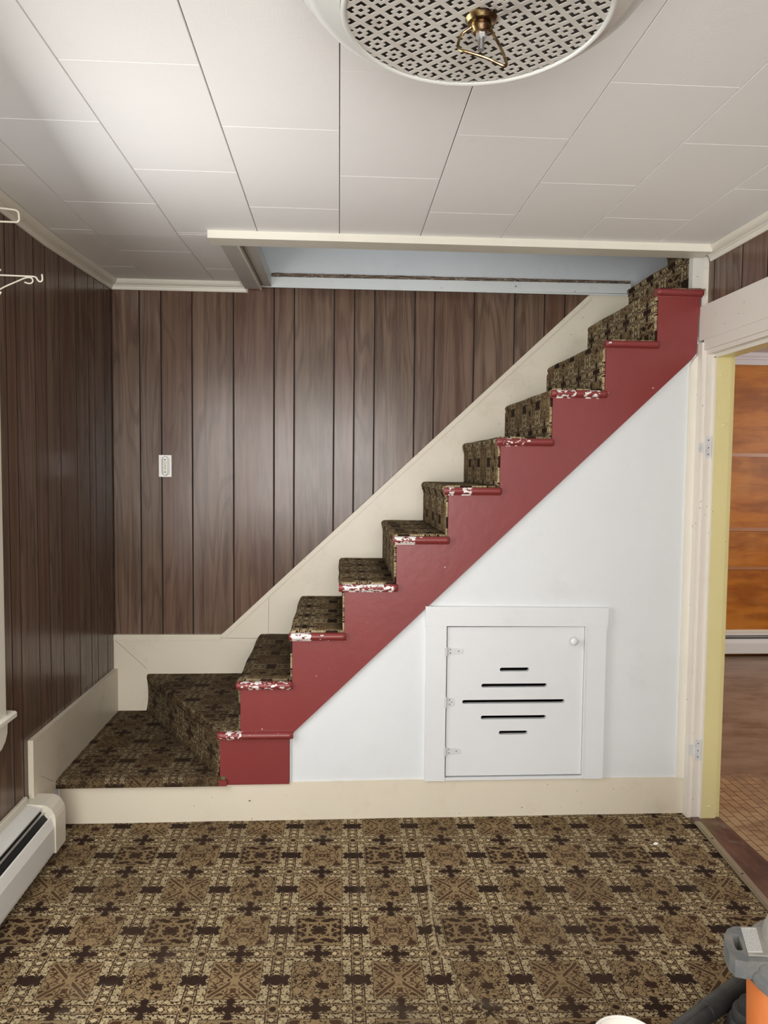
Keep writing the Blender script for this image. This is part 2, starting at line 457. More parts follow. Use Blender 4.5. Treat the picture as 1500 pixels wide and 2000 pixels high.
def tube(path, r, seg=10, bm=None, closed=False):
    bm = bm or bmesh.new(); path = [Vector(p) for p in path]; n = len(path); rings = []
    up = None
    for i, p in enumerate(path):
        if closed: t = path[(i + 1) % n] - path[i - 1]
        else: t = path[min(i + 1, n - 1)] - path[max(i - 1, 0)]
        t.normalize()
        if up is None:
            up = Vector((0, 0, 1)) if abs(t.z) < 0.9 else Vector((1, 0, 0))
        s = t.cross(up).normalized(); up = s.cross(t).normalized()
        rr = r[i] if isinstance(r, (list, tuple)) else r
        rings.append([bm.verts.new(p + (s * math.cos(a) + up * math.sin(a)) * rr) for a in [2 * PI * k / seg for k in range(seg)]])
    m = n if closed else n - 1
    for i in range(m):
        A, B = rings[i], rings[(i + 1) % n]
        for k in range(seg): bm.faces.new((A[k], A[(k + 1) % seg], B[(k + 1) % seg], B[k]))
    if not closed: bm.faces.new(rings[0][::-1]); bm.faces.new(rings[-1])
    return bm
def lathe(prof, c, seg=64, bm=None, cap=True):
    bm = bm or bmesh.new(); rings = []
    for r, z in prof:
        if r < 1e-6: rings.append([bm.verts.new((c[0], c[1], z))]); continue
        rings.append([bm.verts.new((c[0] + r * math.cos(2 * PI * k / seg), c[1] + r * math.sin(2 * PI * k / seg), z)) for k in range(seg)])
    for A, B in zip(rings, rings[1:]):
        for k in range(seg):
            k2 = (k + 1) % seg
            if len(A) == 1 and len(B) == 1: continue
            if len(A) == 1: bm.faces.new((A[0], B[k2], B[k]))
            elif len(B) == 1: bm.faces.new((A[k], A[k2], B[0]))
            else: bm.faces.new((A[k], A[k2], B[k2], B[k]))
    return bm
def arc(cx, cy, r, a0, a1, n):
    return [(cx + r * math.cos(math.radians(a0 + (a1 - a0) * i / n)), cy + r * math.sin(math.radians(a0 + (a1 - a0) * i / n))) for i in range(n + 1)]
def smooth_path(pts, n=6):
    pts = [Vector(p) for p in pts]; out = []
    for i in range(len(pts) - 1):
        p0, p1, p2, p3 = pts[max(i - 1, 0)], pts[i], pts[i + 1], pts[min(i + 2, len(pts) - 1)]
        for k in range(n):
            t = k / n
            out.append(0.5 * ((2 * p1) + (-p0 + p2) * t + (2 * p0 - 5 * p1 + 4 * p2 - p3) * t * t + (-p0 + 3 * p1 - 3 * p2 + p3) * t ** 3))
    out.append(pts[-1]); return out

# ------------------------------------------------------------------ room shell
def panelling(name, axis, const, face, edges, spans):
    """Grooved plank wall. axis: direction the planks are counted along; const: plane position; face: +1/-1 room side;
    edges: groove positions incl. both ends; spans(u): list of (z0, z1) ranges for a plank centred on u."""
    bm = bmesh.new(); lay = bm.faces.layers.float.new('plank'); g, dpt = 0.0024, 0.004
    def P(u, d, z):
        return (const + face * d, u, z) if axis == 'y' else (u, const + face * d, z)
    for i in range(len(edges) - 1):
        a, b = edges[i], edges[i + 1]
        pr = random.random()
        for z0, z1 in spans(0.5 * (a + b)):
            prof = [(a, -dpt, 1), (a + g, -dpt, 1), (a + g * 1.3, -0.0005, 0), (a + g * 2.0, 0, 0), (b - g * 2.0, 0, 0), (b - g * 1.3, -0.0005, 0), (b - g, -dpt, 1), (b, -dpt, 1)]
            lo = [bm.verts.new(P(u, d, z0)) for u, d, _ in prof]; hi = [bm.verts.new(P(u, d, z1)) for u, d, _ in prof]
            for k in range(len(prof) - 1):
                f = bm.faces.new((lo[k], lo[k + 1], hi[k + 1], hi[k])); f[lay] = pr
                f.material_index = 1 if prof[k][2] or prof[k + 1][2] else 0
            # solid back so the wall has thickness
            q = [bm.verts.new(P(u, d, z)) for u, d, z in ((a, -0.03, z0), (b, -0.03, z0), (b, -0.03, z1), (a, -0.03, z1))]
            for f in (bm.faces.new(q), bm.faces.new((lo[0], lo[-1], q[1], q[0])), bm.faces.new((hi[0], hi[-1], q[2], q[3])),
                      bm.faces.new((lo[0], hi[0], q[3], q[0])), bm.faces.new((lo[-1], hi[-1], q[2], q[1]))):
                f[lay] = pr
    return struct(name, bm, [M_panel, M_groove])

bg = [-1.118, -0.984, -0.880, -0.729, -0.526, -0.326, -0.226, -0.028, 0.073, 0.174, 0.376, 0.475, 0.676, 0.881, 1.034, 1.139, 1.29, XR + 0.03]
panelling('wall_back', 'x', YB, -1, bg, lambda u: [(0, 2.345)])
lg = [-2.0, -1.78, -1.62, -1.5, -1.3, -1.18, -1.0, -0.8, -0.6, -0.5, -0.3, -0.1, 0.1, 0.22, 0.42, 0.6, 0.7, 0.9, 1.08, 1.2, 1.42, 1.50, 1.60, 2.0, 2.42, 2.622, 2.699, 2.859, 2.967, 3.105, 3.295, 3.453, 3.539, 3.683, YB + 0.03]
lspan = lambda u: [(0, 0.60), (2.05, 2.35)] if 1.6 < u < 2.42 else [(0, 2.35)]
panelling('wall_left', 'y', XL, 1, lg, lspan)
rg = [-2.0, -1.8, -1.6, -1.45, -1.25, -1.0, -0.8, -0.7, -0.5, -0.3, -0.1, 0.1, 0.3, 0.42, 0.6, 0.8, 0.95, 1.1, 1.3, 1.5, 1.62, 1.82, 2.02, 2.2, 2.32, 2.44, 2.535, 2.70, 2.905, YF]
panelling('wall_right', 'y', XR, -1, rg, lambda u: [(1.90, 2.30)] if 2.02 < u else [(0, 2.30)])
edges = [-1.15 + 0.2 * i for i in range(13)] + [XR + 0.03]
panelling('wall_rear', 'x', -2.0, 1, edges, lambda u: [(0, 0.72), (2.18, 2.35)] if -1.35 < u < 0.70 else [(0, 2.35)])

# ceiling of staggered 12 by 24 inch tiles
def make_ceiling():
    bm = bmesh.new()
    cols = [XL] + [-0.004 + 0.305 * k for k in range(-3, 5)] + [XR]
    for i in range(len(cols) - 1):
        x0, x1 = cols[i], cols[i + 1]
        k = round((cols[i] + 0.004) / 0.305) if i else -4
        ph = 2.605 if k % 2 else 2.311
        js = sorted([ph - 0.597 * j for j in range(-3, 9)])
        js = [-2.0] + [j for j in js if -1.95 < j < 3.75] + [YB]
        for a, b in zip(js, js[1:]):
            rng = [(x0, x1, a, b)]
            if x1 > -0.36 and b > 2.93:
                rng = []
                if a < 2.93: rng.append((x0, x1, a, 2.93))
                if x0 < -0.40: rng.append((x0, -0.40, max(a, 2.93), b))
            for (p, q, c, d) in rng:
                e, g2, dj, dp = 0.0008, 0.0020, 0.0026, 0.0045
                zl = lambda y, o: zc(y) + o
                pts0 = [(p + e, dp), (p + g2, 0), (q - g2, 0), (q - e, dp)]
                rows = [(c, 0.0014), (c + dj, 0), (d - dj, 0), (d, 0.0014)]
                if c < YF < d: rows.insert(2, (YF, 0))
                grid = [[bm.verts.new((x, y, zl(y, max(o, oo) if o or oo else 0))) for x, o in pts0] for y, oo in rows]
                for r in range(len(rows) - 1):
                    for s in range(3): bm.faces.new((grid[r][s], grid[r][s + 1], grid[r + 1][s + 1], grid[r + 1][s]))
    fr = [f for f in bm.faces]
    # backing above
    n0 = len(bm.faces)
    for (p, q, c, d) in ((XL - 0.03, XR + 0.03, -2.03, 2.93), (XL - 0.03, -0.40, 2.93, YB + 0.03)):
        v = [bm.verts.new((x, y, zc(y) + z)) for z in (0.005, 0.03) for x, y in ((p, c), (q, c), (q, d), (p, d))]
        for f in ((0, 1, 2, 3), (4, 7, 6, 5), (0, 4, 5, 1), (1, 5, 6, 2), (2, 6, 7, 3), (3, 7, 4, 0)):
            ff = bm.faces.new([v[i] for i in f]); ff.material_index = 1
    return struct('ceiling', bm, [M_ceil, M_seam])
make_ceiling()

# carpeted floor with a low wrinkle
def carpet_floor():
    bm = bmesh.new(); uvl = bm.loops.layers.uv.new('UVMap'); crl = bm.verts.layers.float.new('crease')
    wr = [(0.345, 2.70), (0.322, 2.55), (0.308, 2.40), (0.300, 2.28), (0.294, 2.134), (0.323, 2.02), (0.373, 1.895), (0.42, 1.80)]
    wr2 = [(0.294, 2.134), (0.36, 2.10), (0.50, 2.085)]
    def dseg(x, y, L):
        best = 9
        for (a, b), (c, d) in zip(L, L[1:]):
            vx, vy = c - a, d - b; t = max(0, min(1, ((x - a) * vx + (y - b) * vy) / (vx * vx + vy * vy)))
            best = min(best, math.hypot(x - a - t * vx, y - b - t * vy))
        return best
    def xr(y): return 1.440 - (2.9 - y) * 0.078 if y > 1.0 else 1.29
    def z(x, y):
        h = 0.008 * math.exp(-(dseg(x, y, wr) / 0.010) ** 2) + 0.003 * math.exp(-(dseg(x, y, wr2) / 0.012) ** 2)
        return h + 0.0012 * math.sin(x * 9 + y * 4)
    xs = [-1.118, -1.0, -0.8, -0.5, -0.2, 0.0, 0.15] + [0.22 + 0.006 * i for i in range(52)] + [0.6, 0.8, 1.0, 1.2, None]
    ys = [-2.0, -1.0, 0.0, 0.6, 1.0, 1.4, 1.6, 1.7] + [1.72 + 0.02 * i for i in range(51)] + [2.80, 2.9, 2.968]
    g = [[bm.verts.new((xr(y) if x is None else x, y, z(xr(y) if x is None else x, y))) for x in xs] for y in ys]
    for i in range(len(ys) - 1):
        for j in range(len(xs) - 1):
            f = bm.faces.new((g[i][j], g[i][j + 1], g[i + 1][j + 1], g[i + 1][j])); f.smooth = True
    for v in bm.verts: v[crl] = math.exp(-(dseg(v.co.x, v.co.y, wr) / 0.009) ** 2) * (0.9 if v.co.y < 2.6 else 0.5)
    for f in bm.faces:
        for l in f.loops:
            p = l.vert.co; l[uvl].uv = (p.x, p.y + 0.04 * p.x)
    return struct('floor', bm, M_floorcarpet)
carpet_floor()
struct('floor', bx(XL, 1.60, -2.0, YF + 0.02, -0.05, -0.004), M_sill)          # boards under the carpet

# ---- stair side wall, hatch opening
def zdiag(x): return 0.355 + (x + 0.181) * 0.9535
HX0, HX1, HZ0, HZ1 = 0.434, 0.998, 0.168, 0.786
bm = bmesh.new()
yw0, yw1 = YF + 0.004, YF + 0.03
prism([(-0.20, 0.14), (HX0, 0.14), (HX0, zdiag(HX0) + 0.06), (-0.20, zdiag(-0.20) + 0.06)], 'y', yw0, yw1, bm)
prism([(HX0, HZ1), (HX1, HZ1), (HX1, zdiag(HX1) + 0.06), (HX0, zdiag(HX0) + 0.06)], 'y', yw0, yw1, bm)
prism([(HX1, 0.14), (XR, 0.14), (XR, zdiag(XR) + 0.06), (HX1, zdiag(HX1) + 0.06)], 'y', yw0, yw1, bm)
prism([(HX0, 0.0), (HX1, 0.0), (HX1, HZ0), (HX0, HZ0)], 'y', yw0, yw1, bm)
struct('wall_stair', bm, M_white)
bm = bmesh.new(); prism([(-1.090, 0.0), (1.436, 0.0), (1.436, 0.151), (0.44, 0.158), (0.2, 0.158), (-1.092, 0.150)], 'y', YF - 0.002, YF + 0.02, bm)
struct('baseboard_front', bm, M_cream, bevel=0.002)
# dark cupboard under the stairs
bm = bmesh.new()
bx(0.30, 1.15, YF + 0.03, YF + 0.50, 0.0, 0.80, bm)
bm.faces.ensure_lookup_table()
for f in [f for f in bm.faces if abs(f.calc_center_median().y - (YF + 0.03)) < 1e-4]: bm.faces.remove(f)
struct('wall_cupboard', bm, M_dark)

# ---- hatch door with its frame
door = bpy.data.objects.new('door_1', None); C.objects.link(door); door.location = (0.716, YF, HZ0); ORG[door.name] = Vector(door.location); door['kind'] = 'structure'
bm = bmesh.new()
bx(0.352, 0.434, YF - 0.014, YF + 0.004, 0.156, 0.790, bm); bx(1.004, 1.086, YF - 0.014, YF + 0.004, 0.156, 0.790, bm)
prism([(0.348, 0.790), (1.092, 0.786), (1.092, 0.862), (0.348, 0.869)], 'y', YF - 0.016, YF + 0.004, bm)
obj('door_frame', bm, M_hatch, door, bevel=0.0015)
obj('door_stop', bx(0.998, 1.004, YF - 0.016, YF + 0.004, 0.16, 0.786, bx(0.434, 1.0, YF - 0.010, YF + 0.004, 0.156, 0.168)), M_hatch, door)
# leaf with five routed slots
def leaf():
    slots = [(0.661, 0.766, 0.6095), (0.587, 0.841, 0.544), (0.510, 0.915, 0.478), (0.587, 0.840, 0.413), (0.662, 0.765, 0.3495)]
    hh = 0.0078; bm = bmesh.new(); y0, y1 = YF - 0.006, YF + 0.014
    X0, X1, Z0, Z1 = 0.4385, 0.9965, 0.1735, 0.7835
    def rect(a, b, c, d): bx(a, b, y0, y1, c, d, bm)
    zs = sorted(slots, key=lambda s: s[2]); prev = Z0
    outer = [(X0, Z0), (X1, Z0), (X1, Z1), (X0, Z1)]
    # boards between slot rows, then the pieces left and right of each slot with rounded slot ends
    for (a, b, zc_) in zs:
        rect(X0, X1, prev, zc_ - hh)
        rect(X0, a - hh, zc_ - hh, zc_ + hh); rect(b + hh, X1, zc_ - hh, zc_ + hh)
        for s, e in ((-1, a), (1, b)):
            for up in (-1, 1):
                pts = [(e + s * hh, zc_), (e + s * hh, zc_ + up * hh), (e, zc_ + up * hh)]
                pts += [(e + s * hh * math.sin(t), zc_ + up * hh * math.cos(t)) for t in (PI / 8, PI / 4, 3 * PI / 8)]
                prism(pts, 'y', y0, y1, bm)
        prev = zc_ + hh
    rect(X0, X1, prev, Z1)
    bmesh.ops.remove_doubles(bm, verts=bm.verts, dist=1e-5)
    # drop the doubled inner faces where boards meet
    seen = {}
    for f in list(bm.faces):
        k = tuple(sorted(v.index for v in f.verts)) if False else tuple(sorted((round(v.co.x, 4), round(v.co.y, 4), round(v.co.z, 4)) for v in f.verts))
        if k in seen:
            bm.faces.remove(f)
            if seen[k].is_valid: bm.faces.remove(seen[k])
        else: seen[k] = f
    return bm
obj('door_leaf', leaf(), M_hatch, door)
obj('door_knob', lathe([(0, 0), (0.006, 0), (0.006, 0.010), (0.012, 0.013), (0.0165, 0.020), (0.0155, 0.027), (0.009, 0.032), (0, 0.033)], (0, 0), 24), M_hatch, None)
kn = C.objects[-1]; kn.parent = door; kn.rotation_euler = (PI / 2, 0, 0); kn.location = Vector((0.949, YF - 0.006, 0.728)) - Vector(door.location)
for p in kn.data.polygons: p.use_smooth = True
kn['label'] = 'round white knob'
def hinge(z, w, h2, taper):
    bm = bmesh.new(); y0, y1 = YF - 0.0085, YF - 0.006
    prism([(0.439, z - h2), (0.439 + w, z - h2 * taper), (0.439 + w + 0.004, z), (0.439 + w, z + h2 * taper), (0.439, z + h2)], 'y', y0, y1, bm)
    bx(0.426, 0.434, YF - 0.017, YF - 0.014, z - h2 * 1.1, z + h2 * 1.1, bm)
    tube([(0.4362, YF - 0.012, z - h2 * 1.15), (0.4362, YF - 0.012, z + h2 * 1.15)], 0.004, 8, bm)
    h_ = obj('hinge', bm, M_hinge, door)
    bm = bmesh.new()
    for sx, sz in ((0.012, h2 * 0.5), (0.012, -h2 * 0.5), (w * 0.75, 0.0)):
        tube([(0.439 + sx, y0 - 0.001, z + sz), (0.439 + sx, y0 + 0.001, z + sz)], 0.0022, 8, bm)
    obj('screw', bm, M_screw, h_)
hinge(0.686, 0.060, 0.015, 0.62); hinge(0.479, 0.026, 0.018, 0.95); hinge(0.277, 0.056, 0.015, 0.62)

# ---- header trims round the stairwell opening
bm = bmesh.new(); bx(-0.492, 1.432, 2.868, 2.962, 2.2625, 2.2915, bm)
struct('trim_1', bm, M_ivory, bevel=0.003)
bm = bmesh.new()
v = [(-0.462, 2.90), (-0.395, 2.90), (-0.388, 3.775), (-0.466, 3.775)]
prism(v, 'z', 2.268, 2.32, bm)
for vv in bm.verts:
    if vv.co.y > 3: vv.co.z += 0.022
struct('trim_2', bm, M_greybd, bevel=0.002)
bm = bmesh.new(); prism([(-0.397, 2.93), (-0.389, 2.93), (-0.382, 3.775), (-0.390, 3.775)], 'z', 2.263, 2.30, bm)
for vv in bm.verts:
    if vv.co.y > 3: vv.co.z += 0.020
struct('trim_3', bm, M_ivory)
bm = bmesh.new(); prism([(-0.385, 2.962), (-0.333, 2.962), (-0.338, 3.780), (-0.376, 3.780)], 'z', 2.285, 2.345, bm)
for vv in bm.verts:
    if vv.co.y > 3: vv.co.z += 0.018
struct('trim_4', bm, M_greybd, bevel=0.002)
bm = bmesh.new(); prism([(-0.376, 2.305), (1.47, 2.312), (1.47, 2.361), (-0.376, 2.352)], 'y', YB - 0.022, YB, bm)
bx(-0.40, 1.47, YB - 0.028, YB - 0.020, 2.300, 2.308, bm)
struct('trim_5', bm, M_strip, bevel=0.001)
bm = bmesh.new()
random.seed(3)
x = -0.37
n = 60; pts = []
for k in range(3):
    path = [(-0.37 + 1.84 * i / n, YB - 0.010 - 0.004 * random.random(), 2.358 + 0.006 * k + 0.0022 * random.random() + 0.004 * i / n) for i in range(n + 1)]
    tube(path, 0.0032, 6, bm)
struct('trim_6', bm, M_lath)
# ---- stairwell shaft above the ceiling
bm = bmesh.new(); bx(-0.50, 1.72, YB, YB + 0.03, 2.372, 3.6, bm); bx(-0.50, 1.72, YB, YB + 0.02, 2.33, 2.372, bm)
struct('wall_upper_back', bm, M_blue)
struct('wall_upper_left', bx(-0.45, -0.42, 2.93, YB + 0.03, 2.345, 3.6), M_greybd)
struct('wall_upper_front', bx(-0.45, 2.60, 2.93, 2.96, 2.325, 3.6), M_greybd)
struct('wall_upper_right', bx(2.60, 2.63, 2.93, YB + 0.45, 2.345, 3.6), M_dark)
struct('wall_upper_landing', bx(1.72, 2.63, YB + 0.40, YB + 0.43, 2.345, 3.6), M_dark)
struct('ceiling_upper', bx(-0.50, 2.63, 2.93, YB + 0.45, 3.6, 3.63), M_post)
struct('floor_upper', bx(1.86, 2.63, 2.96, YB + 0.42, 2.50, 2.53), M_sill)
# white post board beside the top of the stairs
bm = bmesh.new(); prism([(1.400, 2.145), (1.440, 2.145), (1.440, 2.02), (XR + 0.006, 2.02), (XR + 0.006, 2.30), (1.400, 2.30)], 'y', YF - 0.004, YF + 0.03, bm)
struct('trim_7', bm, M_post)
struct('trim_8', prism([(1.452, 2.07), (1.464, 2.07), (1.464, 2.285), (1.452, 2.285)], 'y', YF - 0.012, YF - 0.004), M_ivory)

# crown mouldings: cove over a fillet
def crown(name, x0, y0, x1, y1, nx, ny, clip0=0.0, clip1=0.0, z0=None, z1=None):
    """(nx, ny): room-ward direction. Profile as (out from wall, down from ceiling)."""
    prof = [(0.0, 0.002), (0.038, 0.002), (0.040, 0.006), (0.036, 0.014), (0.029, 0.022), (0.021, 0.0265), (0.017, 0.028), (0.0165, 0.031), (0.0115, 0.033), (0.0095, 0.042), (0.006, 0.048), (0.0, 0.048)]
    bm = bmesh.new(); A = []; B = []
    d = Vector((x1 - x0, y1 - y0, 0)).normalized()
    for o, dn in prof:
        pa = Vector((x0 + nx * o, y0 + ny * o, 0)) + d * (clip0 * o); pb = Vector((x1 + nx * o, y1 + ny * o, 0)) - d * (clip1 * o)
        A.append(bm.verts.new((pa.x, pa.y, zc(y0) - dn + (z0 or 0)))); B.append(bm.verts.new((pb.x, pb.y, zc(y1) - dn + (z1 or 0))))
    bm.faces.new(A); bm.faces.new(B[::-1]); n = len(prof)
    for i in range(n): bm.faces.new((A[i], B[i], B[(i + 1) % n], A[(i + 1) % n]))
    o = struct(name, bm, M_ivory, smooth_=True)
    return o
crown('trim_9', XL, -2.0, XL, YF, 1, 0, 0, 0)
crown('trim_9', XL, YF, XL, YB, 1, 0, 0, 1)
crown('trim_10', XL, YB, -0.455, YB, 0, -1, 1, 0.9)
crown('trim_11', XR, -2.0, XR, 2.93, -1, 0, 0, 0.3)
# left skirt and back skirt boards come with the staircase; wall corner bead beside the doorway
bm = bmesh.new(); prism([(1.400, 0.151), (1.4315, 0.151), (1.4315, 1.880), (1.416, 1.865), (1.404, 1.840), (1.400, 1.80)], 'y', YF - 0.008, YF + 0.004, bm)
struct('trim_12', bm, M_ivory, bevel=0.003)

# ------------------------------------------------------------------ doorway to the kitchen
door2 = bpy.data.objects.new('door_2', None); C.objects.link(door2); door2.location = (1.5, 2.9, 0); ORG[door2.name] = Vector(door2.location); door2['kind'] = 'structure'
OY0 = 2.12      # near jamb, outside the photo
bm = bmesh.new()
bx(1.430, XR, 2.918, 2.966, 0.0, 1.925, bm)
bx(1.430, XR, OY0 - 0.11, OY0, 0.0, 1.925, bm)
obj('side_casing', bm, M_case, door2, bevel=0.004)
obj('head_casing', bx(1.433, XR, OY0 - 0.13, 2.970, 1.935, 2.071), M_case, door2, bevel=0.0025)
obj('head_moulding', bx(1.436, XR, OY0, 2.918, 1.895, 1.935), M_case, door2, bevel=0.005)
bm = bmesh.new(); bx(1.446, 1.556, 2.906, 2.96, 0.0, 1.895, bm); bx(1.446, 1.556, OY0 - 0.01, OY0 + 0.01, 0.0, 1.895, bm)
bx(1.446, 1.556, OY0, 2.906, 1.878, 1.935, bm)
obj('rebated_jamb', bm, M_case, door2, bevel=0.002)
bm = bmesh.new(); bx(1.478, 1.538, 2.893, 2.907, 0.0, 1.866, bm); bx(1.478, 1.538, OY0 + 0.01, OY0 + 0.024, 0.0, 1.866, bm)
bx(1.478, 1.538, OY0 + 0.01, 2.907, 1.866, 1.880, bm)
obj('yellow_door_stop', bm, M_jamb, door2, bevel=0.003)
bm = bmesh.new(); bx(1.5385, 1.5585, 2.9035, 2.9065, 0.0, 1.872, bm); bx(1.5385, 1.5585, OY0 + 0.01, OY0 + 0.0135, 0.0, 1.872, bm); bx(1.5385, 1.5585, OY0 + 0.01, 2.9065, 1.870, 1.8785, bm)
obj('yellow_jamb_edge', bm, M_jamb, door2, bevel=0.001)
# white painted edge of the stop
bm = bmesh.new(); bx(1.4745, 1.4785, 2.8925, 2.907, 0.0, 1.868, bm); bx(1.4745, 1.4785, OY0 + 0.01, 2.907, 1.864, 1.880, bm)
obj('stop_edge', bm, M_ivory, door2)
for z0 in (1.47, 0.245):
    bm = bmesh.new(); bx(1.449, 1.472, 2.903, 2.9063, z0, z0 + 0.085, bm); bx(1.430, 1.449, 2.9115, 2.9185, z0 + 0.022, z0 + 0.060, bm)
    h_ = obj('hinge_leaf', bm, M_hinge, door2, bevel=0.001)
    bm = bmesh.new()
    for dz in (0.014, 0.04, 0.07): tube([(1.461, 2.9022, z0 + dz), (1.461, 2.9035, z0 + dz)], 0.0025, 8, bm)
    obj('screw', bm, M_screw, h_)
bm = bmesh.new()
for zz in (1.795, 1.60, 1.50): lathe([(0.0075, 0), (0.006, 0.002), (0.003, 0.004), (0, 0.0045)], (0, 0), 16, bm)
pegs = [(1.500, 2.893, 1.795), (1.517, 2.893, 1.60), (1.510, 2.893, 0.055)]
bm.free(); bm = bmesh.new()
for (px, py, pz) in pegs:
    tube([(px, py + 0.001, pz), (px, py - 0.0025, pz)], [0.0075, 0.005], 14, bm)
obj('filled_screw_hole', bm, M_jamb, door2)

# kitchen beyond
struct('floor', bx(1.556, 5.0, 0.0, 5.62, -0.05, -0.001), M_kfloor)
KY = 5.56
struct('wall_kitchen_back', bx(1.55, 5.0, KY, KY + 0.03, 0, 2.35), M_orange)
for i, (z0, z1) in enumerate(((1.533, 1.560), (0.966, 0.993), (0.668, 0.692))):
    struct('trim_%d' % (13 + i), bx(1.62, 4.95, KY - 0.010, KY, z0, z1), M_batten, bevel=0.002)
bm = bmesh.new(); bx(1.62, 4.95, KY - 0.02, KY, 2.225, 2.262, bm); bx(1.62, 4.95, KY - 0.035, KY, 2.262, 2.282, bm); bx(1.62, 4.95, KY - 0.055, KY, 2.282, 2.312, bm)
struct('trim_16', bm, M_tile_k, bevel=0.004)
struct('ceiling_kitchen', bx(1.50, 5.0, 0.0, 5.6, 2.312, 2.322), M_tile_k)
struct('wall_kitchen_left', bx(1.530, 1.557, 2.962, KY, 0, 2.32), M_orange)
struct('wall_kitchen_side', bx(1.530, 1.557, 0.0, OY0 - 0.01, 0, 2.32), M_orange)
struct('wall_kitchen_over_door', bx(1.530, 1.557, OY0 - 0.01, 2.962, 1.935, 2.32), M_orange)
struct('wall_kitchen_right', bx(4.95, 4.98, 0.0, KY, 0, 2.32), M_orange)
struct('wall_kitchen_front', bx(1.56, 4.98, 0.0, 0.03, 0, 2.32), M_orange)

# threshold: brown sill board and a metal carpet edge
t = thing('threshold', 'worn brown wooden threshold with a dull metal carpet strip in the doorway', 'threshold', (1.48, 2.5, 0))
prof = lambda y: 1.440 - (2.9 - y) * 0.078
bm = bmesh.new(); prism([(prof(2.906), 2.906), (1.558, 2.906), (1.558, 2.10), (prof(2.10), 2.10)], 'z', -0.003, 0.008, bm)
obj('sill_board', bm, M_sill, t, bevel=0.003)
bm = bmesh.new()
def strip_pts(o0, o1): return [(prof(2.86) + o0, 2.86), (prof(2.86) + o1, 2.86), (prof(1.9) + o1, 1.9), (prof(1.9) + o0, 1.9)]
prism(strip_pts(-0.004, 0.026), 'z', 0.006, 0.0095, bm); prism(strip_pts(0.004, 0.018), 'z', 0.0095, 0.012, bm)
st = obj('metal_strip', bm, M_strip_metal, t, bevel=0.001)
for yy in (2.72, 2.47, 2.22, 2.0):
    obj('nail', lathe([(0.0045, 0.012), (0.004, 0.0135), (0, 0.0145)], (prof(yy) + 0.011, yy), 12), M_screw, st)

# ------------------------------------------------------------------ left window
win = bpy.data.objects.new('window_1', None); C.objects.link(win); win.location = (XL, 2.01, 0.6); ORG[win.name] = Vector(win.location); win['kind'] = 'structure'
bm = bmesh.new(); bx(XL, XL + 0.020, 2.42, 2.520, 0.580, 2.08, bm); bx(XL, XL + 0.020, 1.495, 1.60, 0.575, 2.08, bm)
bx(XL, XL + 0.022, 1.495, 2.520, 2.04, 2.14, bm)
obj('window_casing', bm, M_ivory, win, bevel=0.002)
obj('window_sill', prism([(XL - 0.06, 0.560), (XL + 0.028, 0.560), (XL + 0.033, 0.564), (XL + 0.033, 0.578), (XL + 0.028, 0.583), (XL - 0.06, 0.590)], 'y', 1.42, 2.572), M_ivory, win)
bm = bmesh.new(); prism([(1.50, 0.552), (2.535, 0.552), (2.530, 0.520), (2.515, 0.498), (2.49, 0.482), (2.46, 0.476), (1.56, 0.476), (1.50, 0.50)], 'x', XL, XL + 0.018, bm)
obj('window_apron', bm, M_ivory, win, bevel=0.002)
bm = bmesh.new()
for (a, b, c, d) in ((1.60, 1.645, 0.58, 2.05), (2.375, 2.42, 0.58, 2.05), (1.60, 2.42, 0.58, 0.64), (1.60, 2.42, 2.0, 2.05), (1.60, 2.42, 1.29, 1.335)):
    bx(XL - 0.045, XL - 0.012, a, b, c, d, bm)
obj('window_sash', bm, M_ivory, win, bevel=0.002)
obj('window_glass', bx(XL - 0.032, XL - 0.028, 1.62, 2.40, 0.60, 2.03), M_glass, win)
# rear window, behind the camera
win2 = bpy.data.objects.new('window_2', None); C.objects.link(win2); win2.location = (-0.3, -2.0, 0.72); ORG[win2.name] = Vector(win2.location); win2['kind'] = 'structure'
bm = bmesh.new()
for (a, b, c, d) in ((-1.15, -1.08, 0.66, 2.24), (0.64, 0.73, 0.66, 2.24), (-1.15, 0.73, 0.62, 0.74), (-1.15, 0.73, 2.16, 2.26), (-0.25, -0.17, 0.72, 2.18), (-1.15, 0.73, 1.42, 1.46)):
    bx(a, b, -2.02, -1.98, c, d, bm)
obj('window_sash', bm, M_ivory, win2, bevel=0.002)
obj('window_glass', bx(-1.1, 0.68, -2.012, -2.008, 0.7, 2.2), M_glass, win2)

# ------------------------------------------------------------------ staircase
Zs = [0.188, 0.375, 0.572, 0.766, 0.960, 1.152, 1.347, 1.542, 1.735, 1.932, 2.140, 2.333, 2.53]   # top of carpet, step 0 .. 12
NX = [None, -0.470, -0.396, -0.190, 0.005, 0.218, 0.420, 0.626, 0.840, 1.052, 1.254, 1.452, 1.66]
RXs = [None, -0.465, -0.384, -0.180, 0.026, 0.230, 0.434, 0.639, 0.845, 1.055, 1.261, 1.468, 1.672]
ZN = [None, 0.367, 0.568, 0.763, 0.958, 1.148, 1.344, 1.540, 1.733, 1.931, 2.138]                 # top of red nosing
stair = thing('staircase', 'steep red-sided staircase with patterned carpet treads rising to the right', 'staircase', (0.2, 3.38, 0.0))
S0 = stair

